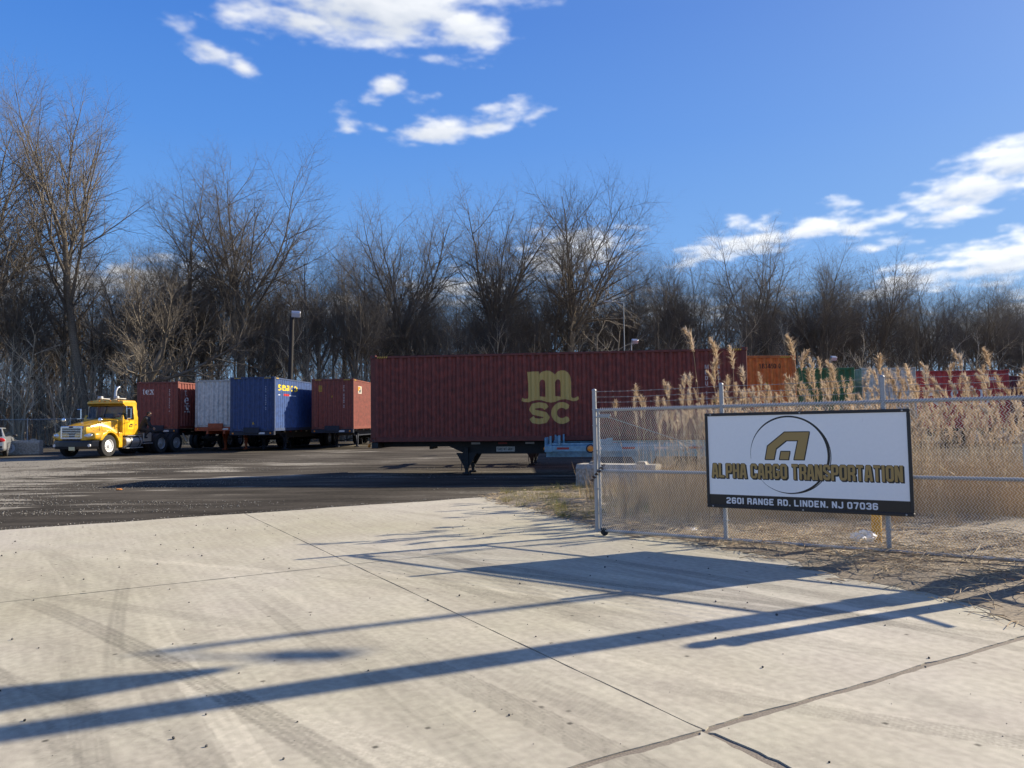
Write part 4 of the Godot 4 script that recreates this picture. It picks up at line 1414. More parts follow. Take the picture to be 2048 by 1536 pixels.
# ---------------------------------------------------------------- the yellow truck
func build_truck() -> void:
	var t := thing("truck", "yellow day-cab truck parked in front of the brick red container", "truck", Vector3(-20.3, 0.28, -36.85), -0.187)
	var hood := func(p: Vector3) -> float:
		var f := clampf((0.95 - p.z) / 2.0, 0.0, 1.0)  # 0 at the grille, 1 at the cowl
		var top := lerpf(1.40, 1.86, pow(f, 0.85)) - 0.10 * p.x * p.x
		var half := lerpf(0.60, 0.98, f * f)
		var q := Vector3(p.x, p.y, p.z)
		var d := maxf(maxf(q.y - top, 0.80 - q.y), maxf(absf(q.x) - half, maxf(q.z - 0.86 - 0.08 * (1.5 - q.y), -1.02 - q.z)))
		var ax := absf(p.x)
		# the wing: a drum over the wheel running into the headlamp nose
		var wing := maxf(Vector2(p.y - 0.52, p.z).length() - 0.72, absf(ax - 0.86) - 0.35)
		var nose := sdbox(Vector3(ax, p.y, p.z), Vector3(0.66, 0.99, 0.56), Vector3(0.54, 0.21 , 0.44), 0.15) + 0.10 * smoothstep(0.5, 1.25, ax) * smoothstep(0.5, 1.1, p.z)
		var skirt := sdbox(Vector3(ax, p.y, p.z), Vector3(1.08, 0.72, -0.78), Vector3(0.10, 0.42, 0.14), 0.05)
		d = smin(d, smin(wing, nose, 0.25), 0.42)
		d = minf(d, skirt)
		d = maxf(d, -(Vector2(p.y - 0.52, p.z).length() - 0.60) if ax > 0.55 else -1.0)
		d = maxf(d, 0.78 - p.y if p.z > -0.3 else 0.4 - p.y)
		return d
	var b := MB.new()
	nets(b, hood, Vector3(-1.3, 0.3, -1.1), Vector3(1.3, 2.0, 1.2), 0.045)
	part("hood", b, M.yellow, t)
	var cab := func(p: Vector3) -> float:
		var half := 1.10 - 0.10 * smoothstep(1.7, 2.7, p.y)
		var front := -0.98 if p.y < 1.78 else -0.98 - (p.y - 1.78) * 0.42
		if p.y > 2.46:
			front = -0.98 - 0.68 * 0.42 + minf((p.y - 2.46) * 2.0, 0.16)
		var d := maxf(absf(p.x) - half, maxf(p.z - front, -2.12 - p.z))
		var roof := 2.76 - 0.05 * p.x * p.x
		var e := maxf(p.y - roof, 0.95 - p.y)
		var r := 0.10
		var q := Vector2(maxf(d + r, 0.0), maxf(e + r, 0.0))
		d = q.length() + minf(maxf(d + r, e + r), 0.0) - r
		# hollow, with the windows cut out
		var inner := maxf(maxf(absf(p.x) - half + 0.07, maxf(p.z - front + 0.06, -2.05 - p.z)), maxf(p.y - 2.66, 1.2 - p.y))
		d = maxf(d, -inner)
		var ws := maxf(maxf(absf(p.x) - 0.94 + 0.05 * (p.y - 1.8), 0.0 - (p.z + 1.6)), maxf(p.y - 2.44, 1.83 - p.y))
		d = maxf(d, -ws)
		var sw := maxf(maxf(absf(p.z + 1.45) - 0.36, 0.7 - absf(p.x)), maxf(p.y - 2.42, 1.72 - p.y + maxf(0.0, (p.z + 1.25) * 0.5)))
		d = maxf(d, -sw)
		return d
	b = MB.new()
	nets(b, cab, Vector3(-1.25, 0.85, -2.25), Vector3(1.25, 2.9, -0.85), 0.045)
	part("cab", b, M.yellow, t)
	b = MB.new()
	b.poly([Vector3(-0.97, 1.80, -1.02), Vector3(0.97, 1.80, -1.02), Vector3(0.93, 2.47, -1.30), Vector3(-0.93, 2.47, -1.30)], Vector3(0, 0.3, 1))
	part("windscreen", b, M.pane, t)
	b = MB.new()
	b.bar([Vector3(0, 1.8, -1.0), Vector3(0, 2.46, -1.28)], 0.02)
	for x in [-0.5, 0.4]:
		b.bar([Vector3(x, 1.82, -1.0), Vector3(x + 0.42, 1.95, -1.05)], 0.012)
	part("wiper", b, M.black_plastic, t)
	for s in [-1.0, 1.0]:
		b = MB.new()
		b.poly([Vector3(s * 1.07, 1.70, -1.82), Vector3(s * 1.07, 1.70, -1.06), Vector3(s * 1.02, 2.43, -1.30), Vector3(s * 1.02, 2.43, -1.82)], Vector3(s, 0.1, 0))
		var sw := part("side_window", b, M.pane, t)
		b = MB.new()
		b.bar([Vector3(s * 1.10, 1.70, -1.32), Vector3(s * 1.045, 2.43, -1.32)], 0.022)
		part("window_divider", b, M.chrome, sw)
		# door seam and handle
		b = MB.new()
		b.box(Vector3(s * 1.104, 1.38, -1.55), Vector3(0.02, 0.74, 0.90), 0.008)
		var dr := part("door", b, M.yellow, t)
		b = MB.new()
		b.box(Vector3(s * 1.12, 1.50, -1.92), Vector3(0.03, 0.04, 0.14), 0.008)
		part("handle", b, M.chrome, dr)
		var em := paint_panel(96, 96, lin(0.78, 0.44, 0.012), 90, 0.3)
		emblem(em, Vector2(16, 72), 40.0, Color(0.1, 0.09, 0.08), Color(0.1, 0.09, 0.08))
		b = MB.new()
		b.poly([Vector3(s * 1.1155, 1.28, -1.55 + s * 0.2), Vector3(s * 1.1155, 1.28, -1.55 - s * 0.2), Vector3(s * 1.1155, 1.68, -1.55 - s * 0.2), Vector3(s * 1.1155, 1.68, -1.55 + s * 0.2)], Vector3(s, 0, 0), [Vector2(0, 1), Vector2(1, 1), Vector2(1, 0), Vector2(0, 0)])
		part("door_emblem", b, panel_mat(em, 0.35), dr)
		# headlamp
		b = MB.new()
		b.xf = Transform3D(Basis(Vector3.UP, s * 0.5), Vector3(s * 0.86, 1.02, 0.90))
		b.ball(Vector3.ZERO, Vector3(0.27, 0.105, 0.12), 16, 9)
		var hl := part("headlight", b, M.lens, t)
		b = MB.new()
		b.ball(Vector3(s * 0.94, 1.02, 0.97), Vector3(0.07, 0.07, 0.06), 10, 6)
		part("reflector", b, M.chrome, hl)
		# mirrors
		b = MB.new()
		b.box(Vector3(s * 1.40, 2.05, -1.08), Vector3(0.24, 0.52, 0.10), 0.04)
		var mi := part("door_mirror", b, M.chrome, t)
		b = MB.new()
		b.box(Vector3(s * 1.40, 2.06, -1.022), Vector3(0.17, 0.44, 0.02), 0.004)
		part("mirror_back", b, M.black_plastic, mi)
		b = MB.new()
		b.bar([Vector3(s * 1.06, 2.35, -1.12), Vector3(s * 1.38, 2.34, -1.08), Vector3(s * 1.38, 1.62, -1.08), Vector3(s * 1.08, 1.58, -1.10)], 0.014)
		part("mirror_bracket", b, M.black_plastic, mi)
		b = MB.new()
		b.ball(Vector3(s * 0.98, 1.75, 0.42), Vector3(0.11, 0.11, 0.05), 12, 7)
		var hm := part("hood_mirror", b, M.chrome, t)
		b = MB.new()
		for q in [Vector3(0.90, 1.18, 0.15), Vector3(0.72, 1.36, 0.6), Vector3(1.0, 1.18, 0.5)]:
			b.bar([Vector3(s * 0.98, 1.72, 0.40), Vector3(s * q.x, q.y, q.z)], 0.011)
		part("mirror_stalk", b, M.black_plastic, hm)
		# tank, steps, battery box
		b = MB.new()
		b.lathe(Vector3(s * 0.92, 0.66, -1.15), Vector3(0, 0, -1), [Vector2(0, 0), Vector2(0.27, 0.01), Vector2(0.29, 0.05), Vector2(0.29, 1.15), Vector2(0.27, 1.19), Vector2(0, 1.2)], 20)
		var tk := part("fuel_tank", b, M.alu, t)
		b = MB.new()
		for z in [-1.45, -2.1]:
			b.lathe(Vector3(s * 0.92, 0.66, z), Vector3(0, 0, -1), [Vector2(0.30, 0), Vector2(0.305, 0.0), Vector2(0.305, 0.06), Vector2(0.30, 0.06)], 20)
		part("tank_strap", b, M.black_plastic, tk)
		b = MB.new()
		b.box(Vector3(s * 1.08, 0.36, -1.75), Vector3(0.26, 0.04, 1.25), 0.01)
		b.box(Vector3(s * 1.08, 0.96, -1.72), Vector3(0.26, 0.04, 1.0), 0.01)
		part("step", b, M.alu, t)
		b = MB.new()
		b.box(Vector3(s * 0.90, 0.86, -2.85), Vector3(0.42, 0.44, 0.62), 0.015)
		b.box(Vector3(s * 1.0, 0.55, -2.85), Vector3(0.36, 0.04, 0.7), 0.01)
		part("battery_box", b, M.alu, t)
		# roof lamps on brackets
		b = MB.new()
		b.box(Vector3(s * 0.45, 2.86, -1.35), Vector3(0.24, 0.14, 0.16), 0.03)
		b.bar([Vector3(s * 0.45, 2.83, -1.4), Vector3(s * 0.45 + 0.1, 2.80, -1.9)], 0.025)
		part("roof_lamp", b, M.white, t)
		b = MB.new()
		b.box(Vector3(s * 0.97, 1.68, -1.0), Vector3(0.03, 0.02, 0.02))
	for x in [-0.75, -0.3, 0.0, 0.3, 0.75]:
		b = MB.new()
		b.ball(Vector3(x, 2.68, -1.10), Vector3(0.045, 0.03, 0.05), 8, 5)
		part("marker_lamp", b, M.amber, t)
	# grille
	b = MB.new()
	for s in [-1.0, 1.0]:
		b.box(Vector3(s * 0.53, 1.15, 1.03), Vector3(0.08, 0.56, 0.14), 0.03)
	b.box(Vector3(0, 1.42, 1.02), Vector3(1.12, 0.09, 0.16), 0.035)
	b.box(Vector3(0, 0.89, 1.05), Vector3(1.0, 0.06, 0.12), 0.025)
	var gr := part("grille", b, M.chrome, t)
	for k in 6:
		b = MB.new()
		b.box(Vector3(0, 0.95 + k * 0.078, 1.055), Vector3(0.99, 0.024, 0.06), 0.006)
		part("grille_bar", b, M.chrome, gr)
	b = MB.new()
	b.box(Vector3(0, 1.15, 1.02), Vector3(1.0, 0.52, 0.04))
	part("grille_shadow_box", b, M.black_plastic, gr)
	b = MB.new()
	b.ball(Vector3(0, 1.42, 1.10), Vector3(0.13, 0.035, 0.02), 12, 6)
	part("badge", b, M.dark_steel, gr)
	b = MB.new()
	b.box(Vector3(0, 0.825, 1.06), Vector3(0.95, 0.05, 0.06), 0.02)
	part("air_intake", b, M.black_plastic, t)
	# bumper with swept ends
	b = MB.new()
	var prof := []
	for i in 13:
		var x := -1.2 + 2.4 * i / 12.0
		prof.append(Vector3(x, 0, 1.16 - 0.42 * pow(absf(x) / 1.2, 3.5)))
	for i in 12:
		for q in [[0.40, 0.52, -0.03, 0.03], [0.52, 0.72, 0.03, 0.02], [0.72, 0.79, 0.02, -0.03]]:
			var p0: Vector3 = prof[i]
			var p1: Vector3 = prof[i + 1]
			b.poly([p0 + Vector3(0, q[0], q[2]), p1 + Vector3(0, q[0], q[2]), p1 + Vector3(0, q[1], q[3]), p0 + Vector3(0, q[1], q[3])], Vector3((p0.x + p1.x) * 0.3, 0.1, 1))
		b.poly([prof[i] + Vector3(0, 0.79, -0.03), prof[i + 1] + Vector3(0, 0.79, -0.03), Vector3(prof[i + 1].x, 0.79, 0.6), Vector3(prof[i].x, 0.79, 0.6)], Vector3.UP)
	var bm := part("bumper", b, M.black_plastic, t)
	for x in [-0.92, 0.92]:
		b = MB.new()
		b.lathe(Vector3(x, 0.56, 1.0), Vector3(0, 0, 1), [Vector2(0.07, 0), Vector2(0.07, 0.06), Vector2(0, 0.06)], 12)
		part("fog_lamp", b, M.lens, bm)
	b = MB.new()
	b.box(Vector3(0.12, 0.42, 1.18), Vector3(0.32, 0.17, 0.012), 0.004)
	part("licence_plate", b, mat(lin(0.55, 0.50, 0.30), 0.5), bm)
	# exhaust stack
	b = MB.new()
	b.tube(PackedVector3Array([Vector3(-0.35, 1.1, -2.3), Vector3(-0.35, 2.9, -2.3), Vector3(-0.35, 3.22, -2.32), Vector3(-0.33, 3.38, -2.40), Vector3(-0.31, 3.44, -2.52)]), PackedFloat32Array([0.075, 0.075, 0.065, 0.062, 0.064]), 14, true)
	part("exhaust_stack", b, M.alu, t)
	# frame and wheels
	for x in [-0.43, 0.43]:
		b = MB.new()
		b.box(Vector3(x, 0.85, -2.75), Vector3(0.09, 0.26, 7.0))
		part("frame_rail", b, M.dark_steel, t)
	b = MB.new()
	b.lathe(Vector3(0, 1.08, -4.6), Vector3.UP, [Vector2(0.48, 0), Vector2(0.48, 0.08), Vector2(0, 0.09)], 18)
	b.box(Vector3(0, 1.02, -4.6), Vector3(0.8, 0.12, 0.7))
	part("fifth_wheel", b, M.dark_steel, t)
	b = MB.new()
	b.box(Vector3(0, 1.05, -2.35), Vector3(0.9, 0.3, 0.3))
	b.bar([Vector3(0.2, 1.7, -2.25), Vector3(0.25, 1.0, -2.9), Vector3(0.1, 1.5, -4.2)], 0.02)
	part("air_lines", b, M.black_plastic, t)
	var wf := make_wheel(0.52, 0.30, null)
	for s in [-1.0, 1.0]:
		add_wheel(t, Vector3(s * 1.0, 0.52, 0.0), s < 0.0, wf, M.alu_white)
		for z in [-3.95, -5.25]:
			add_wheel(t, Vector3(s * 0.98, 0.51, z), s < 0.0, wf, M.rim_grey)
			add_wheel(t, Vector3(s * 0.66, 0.51, z), s < 0.0, wf, M.rim_grey)
		b = MB.new()
		b.bar([Vector3(s * 0.98, 1.0, -6.0), Vector3(s * 1.05, 0.55, -6.25)], 0.03)
		part("mudflap_bracket", b, M.white, t)
	# the driver in a bright vest behind the windscreen
	var at := Transform3D(Basis(Vector3.UP, -0.187), t.position) * Vector3(0.42, 1.18, -1.62)
	person("driver seated in the yellow cab wearing a lime safety vest", at, -0.187, [
		["torso", Vector3(0, 0.0, 0), Vector3(0, 0.52, -0.02), 0.19, 0.20], ["shoulders", Vector3(-0.2, 0.52, 0), Vector3(0.2, 0.52, 0), 0.09, 0.09],
		["arm", Vector3(-0.22, 0.52, 0), Vector3(-0.26, 0.26, 0.14), 0.06, 0.05], ["arm", Vector3(-0.26, 0.26, 0.14), Vector3(-0.12, 0.34, 0.38), 0.05, 0.04],
		["arm", Vector3(0.22, 0.52, 0), Vector3(0.26, 0.26, 0.14), 0.06, 0.05], ["arm", Vector3(0.26, 0.26, 0.14), Vector3(0.12, 0.34, 0.38), 0.05, 0.04],
		["leg", Vector3(-0.1, 0.0, 0), Vector3(-0.14, 0.02, 0.42), 0.10, 0.075], ["leg", Vector3(0.1, 0.0, 0), Vector3(0.14, 0.02, 0.42), 0.10, 0.075]],
		Vector3(0, 0.80, 0.02), Vector3(0, 0.1, 1), mat(lin(0.42, 0.68, 0.06), 0.8), mat(lin(0.06, 0.04, 0.03), 0.8))
	b = MB.new()
	b.box(Vector3(0, 1.52, -1.28), Vector3(1.9, 0.36, 0.30), 0.06)
	part("dashboard", b, M.black_plastic, t)
	for s in [-1.0, 1.0]:
		b = MB.new()
		b.box(Vector3(s * 0.45, 1.18, -1.72), Vector3(0.5, 0.16, 0.45), 0.05)
		b.box(Vector3(s * 0.45, 1.65, -1.93), Vector3(0.5, 0.85, 0.12), 0.05)
		part("seat", b, M.black_plastic, t)
	# someone stooping between cab and container
	var at2 := Transform3D(Basis(Vector3.UP, -0.187), t.position) * Vector3(0.95, 0.0, -2.72)
	at2.y = 1.08
	person("man in a dark jacket crouching on the truck frame behind the cab", at2, 1.9, [
		["torso", Vector3(0, 0.50, -0.08), Vector3(0, 0.98, 0.16), 0.17, 0.18], ["shoulders", Vector3(-0.19, 0.98, 0.16), Vector3(0.19, 0.98, 0.16), 0.09, 0.09],
		["arm", Vector3(-0.22, 0.98, 0.16), Vector3(-0.24, 0.70, 0.28), 0.07, 0.06], ["arm", Vector3(-0.24, 0.70, 0.28), Vector3(-0.12, 0.52, 0.46), 0.06, 0.045],
		["arm", Vector3(0.22, 0.98, 0.16), Vector3(0.24, 0.72, 0.26), 0.07, 0.06], ["arm", Vector3(0.24, 0.72, 0.26), Vector3(0.12, 0.55, 0.46), 0.06, 0.045],
		["leg", Vector3(-0.1, 0.46, -0.08), Vector3(-0.15, 0.42, 0.30), 0.11, 0.085], ["leg", Vector3(-0.15, 0.42, 0.30), Vector3(-0.13, 0.08, 0.05), 0.08, 0.055],
		["leg", Vector3(0.1, 0.46, -0.08), Vector3(0.15, 0.40, 0.28), 0.11, 0.085], ["leg", Vector3(0.15, 0.40, 0.28), Vector3(0.13, 0.08, 0.02), 0.08, 0.055],
		["foot", Vector3(-0.13, 0.05, 0.02), Vector3(-0.14, 0.04, 0.2), 0.05, 0.045], ["foot", Vector3(0.13, 0.05, 0.0), Vector3(0.14, 0.04, 0.18), 0.05, 0.045]],
		Vector3(0, 1.24, 0.26), Vector3(0, -0.35, 1), mat(lin(0.02, 0.022, 0.028), 0.85), mat(lin(0.02, 0.016, 0.014), 0.8))

func person(label: String, at: Vector3, turn: float, bones: Array, head: Vector3, look: Vector3, cloth: Material, hair: Material) -> void:
	var t := thing("person", label, "person", at, turn)
	var skin := mat(lin(0.36, 0.21, 0.14), 0.6)
	var body := func(p: Vector3) -> float:
		var d := 10.0
		for q in bones:
			d = smin(d, capsule(p, q[1], q[2], q[3], q[4]), 0.06)
		return d
	var lo := Vector3(9, 9, 9)
	var hi := -lo
	for q in bones:
		for e in [1, 2]:
			lo = lo.min(q[e])
			hi = hi.max(q[e])
	var b := MB.new()
	nets(b, body, lo - Vector3.ONE * 0.28, hi + Vector3.ONE * 0.28, 0.035)
	part("body", b, cloth, t)
	var f := look.normalized()
	var side := Vector3.UP.cross(f).normalized()
	var up := f.cross(side)
	var tf := Transform3D(Basis(side, up, f), head)
	var face := func(p: Vector3) -> float:
		var d: float = (Vector3(p.x * 1.28, p.y, p.z * 1.08)).length() - 0.115
		d = smin(d, capsule(p, Vector3(0, -0.06, 0.03), Vector3(0, -0.09, 0.06), 0.055, 0.04), 0.05)
		d = smin(d, capsule(p, Vector3(0, 0.0, 0.10), Vector3(0, -0.035, 0.125), 0.012, 0.018), 0.02)
		d = smin(d, capsule(p, Vector3(0, -0.1, -0.01), Vector3(0, -0.22, -0.04), 0.055, 0.06), 0.04)
		for s in [-1.0, 1.0]:
			d = smin(d, capsule(p, Vector3(s * 0.09, -0.01, 0), Vector3(s * 0.095, -0.05, 0), 0.018, 0.012), 0.01)
			d = -smin(-d, (p - Vector3(s * 0.035, 0.0, 0.115)).length() - 0.016, 0.02)
		return d
	b = MB.new()
	b.xf = tf
	nets(b, face, Vector3(-0.13, -0.24, -0.14), Vector3(0.13, 0.14, 0.16), 0.014)
	var h := part("head", b, skin, t)
	b = MB.new()
	b.xf = tf
	nets(b, func(p: Vector3) -> float: return maxf(Vector3(p.x * 1.24, p.y, p.z * 1.04).length() - 0.124, maxf(p.z * 0.9 - p.y * 0.6 - 0.02, -0.10 - p.y)), Vector3(-0.14, -0.14, -0.16), Vector3(0.14, 0.16, 0.16), 0.016)
	part("hair", b, hair, h)
	for q in bones:  # hands at the ends of the forearms
		if q[0] == "arm" and q[4] < 0.046:
			b = MB.new()
			var d: Vector3 = (q[2] - q[1]).normalized()
			var w := d.cross(Vector3.UP).normalized()
			var n := w.cross(d)
			var hand := func(p: Vector3) -> float:
				var m := capsule(p, q[2], q[2] + d * 0.07, 0.034, 0.036)
				for k in 4:
					var root: Vector3 = q[2] + d * 0.085 + w * (k - 1.5) * 0.022
					var mid: Vector3 = root + d * (0.032 - 0.004 * absf(k - 1.5)) - n * 0.012
					m = smin(m, capsule(p, root, mid, 0.010, 0.009), 0.008)
					m = minf(m, capsule(p, mid, mid - n * 0.03 + d * 0.006, 0.009, 0.008))
				m = smin(m, capsule(p, q[2] + d * 0.03 + w * 0.03, q[2] + d * 0.075 + w * 0.06 - n * 0.012, 0.013, 0.009), 0.012)
				return m
			nets(b, hand, q[2] - Vector3.ONE * 0.12 + d * 0.05, q[2] + Vector3.ONE * 0.12 + d * 0.05, 0.009)
			part("hand", b, skin, t)

# ---------------------------------------------------------------- the silver car at the left edge
func build_car() -> void:
	var h := Vector3(-0.47, 0, -0.88).normalized()
	var t := thing("parked_car", "silver saloon car cut off by the left edge of the view", "car", Vector3(-25.45, 0.29, -37.1) + h * 1.0, atan2(h.x, h.z))
	var paint := mat(lin(0.36, 0.37, 0.38), 0.25, 0.5)
	paint.clearcoat_enabled = true
	var body := func(p: Vector3) -> float:  # +z forward, rear axle at z = 0
		var ax := absf(p.x)
		var low := sdbox(p, Vector3(0, 0.60, 1.32), Vector3(0.89 - 0.04 * smoothstep(1.8, 3.6, p.z), 0.34, 2.32), 0.16)
		var front := 2.55 - (p.y - 0.9) * 1.25
		var back := -0.38 + (p.y - 0.9) * 0.95
		var top := maxf(maxf(p.z - front, back - p.z) * 0.75, maxf(ax - (0.80 - (p.y - 0.9) * 0.38), maxf(p.y - 1.44 + 0.05 * p.x * p.x, 0.7 - p.y)))
		var d := smin(low, top + 0.0, 0.10)
		for z in [0.0, 2.65]:
			d = maxf(d, -maxf(Vector2(p.y - 0.32, p.z - z).length() - 0.36, 0.6 - ax))
		return d
	var b := MB.new()
	nets(b, body, Vector3(-1.0, 0.15, -1.15), Vector3(1.0, 1.55, 3.8), 0.05)
	part("body", b, paint, t)
	b = MB.new()
	b.poly([Vector3(-0.60, 1.36, -0.005), Vector3(0.60, 1.36, -0.005), Vector3(0.68, 0.98, -0.37), Vector3(-0.68, 0.98, -0.37)], Vector3(0, 0.5, -1))
	part("rear_window", b, M.glass_dark, t)
	for s in [-1.0, 1.0]:
		b = MB.new()
		b.poly([Vector3(s * 0.79, 0.97, -0.05), Vector3(s * 0.79, 0.97, 2.2), Vector3(s * 0.645, 1.36, 1.75), Vector3(s * 0.645, 1.36, 0.25)], Vector3(s, 0.4, 0))
		part("side_window", b, M.glass_dark, t)
		b = MB.new()
		b.ball(Vector3(s * 0.66, 0.80, -0.94), Vector3(0.20, 0.13, 0.08), 12, 7)
		part("tail_light", b, M.red_lens, t)
		b = MB.new()
		b.ball(Vector3(s * 1.0, 1.0, 2.05), Vector3(0.12, 0.08, 0.07), 10, 6)
		part("wing_mirror", b, M.black_plastic, t)
		for z in [0.0, 2.65]:
			add_wheel(t, Vector3(s * 0.79, 0.32, z), s < 0.0, M.car_wheel, M.alu)
	b = MB.new()
	b.box(Vector3(0, 0.48, -0.99), Vector3(1.5, 0.10, 0.04), 0.015)
	b.box(Vector3(0, 0.30, -0.93), Vector3(1.4, 0.14, 0.1), 0.02)
	part("rear_bumper", b, M.black_plastic, t)
	b = MB.new()
	b.box(Vector3(0, 0.78, -1.005), Vector3(0.3, 0.15, 0.012))
	part("licence_plate", b, M.tape_white, t)

# ---------------------------------------------------------------- the gate and what hangs on it
func sign_face() -> Image:
	var W := 2048
	var H := 1000
	var im := paint_panel(W, H, Color(0.93, 0.925, 0.91), 93, 0.06)
	var ink := Color(0.06, 0.06, 0.065)
	var gold := Color(0.63, 0.515, 0.295)
	# brush ring
	var ctr := Vector2(0.436 * W, 0.434 * H)
	for pass_no in 2:
		var pts := []
		for i in 181:
			var f := i / 180.0
			var a := deg_to_rad(186.0 - f * 318.0)
			var half := 1.5 + 7.5 * smoothstep(0.0, 0.25, f) * (1.0 - smoothstep(0.75, 1.0, f))
			half += 4.0 * smoothstep(0.35, 0.55, f) * (1.0 - smoothstep(0.6, 0.85, f))
			var r := 409.0
			if pass_no == 1:
				if f < 0.42 or f > 0.86:
					continue
				r = 409.0 + 22.0 * sin((f - 0.42) / 0.44 * PI)
				half = 4.0
			pts.append([ctr + Vector2(cos(a), -sin(a)) * r, half])
		for i in pts.size() - 1:
			stroke(im, PackedVector2Array([pts[i][0], pts[i + 1][0]]), pts[i][1], ink)
	for i in 40:  # the dry tail of the brush
		var a := deg_to_rad(-132.0 - i * 0.55 * 1.5)
		var b := deg_to_rad(-132.0 - (i + 1) * 0.55 * 1.5)
		stroke(im, PackedVector2Array([ctr + Vector2(cos(a), -sin(a)) * 406.0, ctr + Vector2(cos(b), -sin(b)) * 406.0]), 1.3, ink.lerp(Color(0.85, 0.86, 0.875), i / 40.0))
	emblem(im, Vector2(0.315 * W, 0.482 * H), 0.288 * H, gold, ink)
	var at := Vector2(0.018 * W, 0.695 * H)
	var size := Vector2(0.957 * W, 0.165 * H)
	for k in 4:
		block_text(im, "ALPHA CARGO TRANSPORTATION", at + Vector2(4, 4) * k, size, 17.5, ink)
	block_text(im, "ALPHA CARGO TRANSPORTATION", at, size, 13.0, gold)
	im.fill_rect(Rect2i(0, int(0.88 * H), W, H), Color(0.085, 0.085, 0.095))
	block_text(im, "2601 RANGE RD. LINDEN. NJ 07036", Vector2(0.094 * W, 0.978 * H), Vector2(0.765 * W, 0.068 * H), 7.5, Color(0.84, 0.85, 0.86))
	return im

func chain_wire(high: float, r: float) -> ArrayMesh:  # one zigzag wire of a chain-link fabric
	var b := MB.new()
	var p := PackedVector3Array()
	var rr := PackedFloat32Array()
	var k := int(high / 0.036)
	for i in k + 1:
		p.push_back(Vector3(0.036 * (i % 2) + (0.0015 if i % 2 else -0.0015), i * 0.036, 0.0025 if i % 2 else -0.0025))
		rr.push_back(r)
	b.tube(p, rr, 4)
	b.tube(PackedVector3Array([p[k], p[k] + Vector3(0.012, 0.03, 0.004)]), PackedFloat32Array([r, r]), 4)
	return b.mesh()

func fabric(parent: Node3D, x0: float, long: float, y0: float, wire: Mesh, z := 0.0) -> void:
	var where := []
	for i in int(long / 0.036):
		where.append(Transform3D(Basis(), Vector3(x0 + i * 0.036, y0, z)))
	scatter("chain_link_mesh", wire, M.wire, where, [], parent)

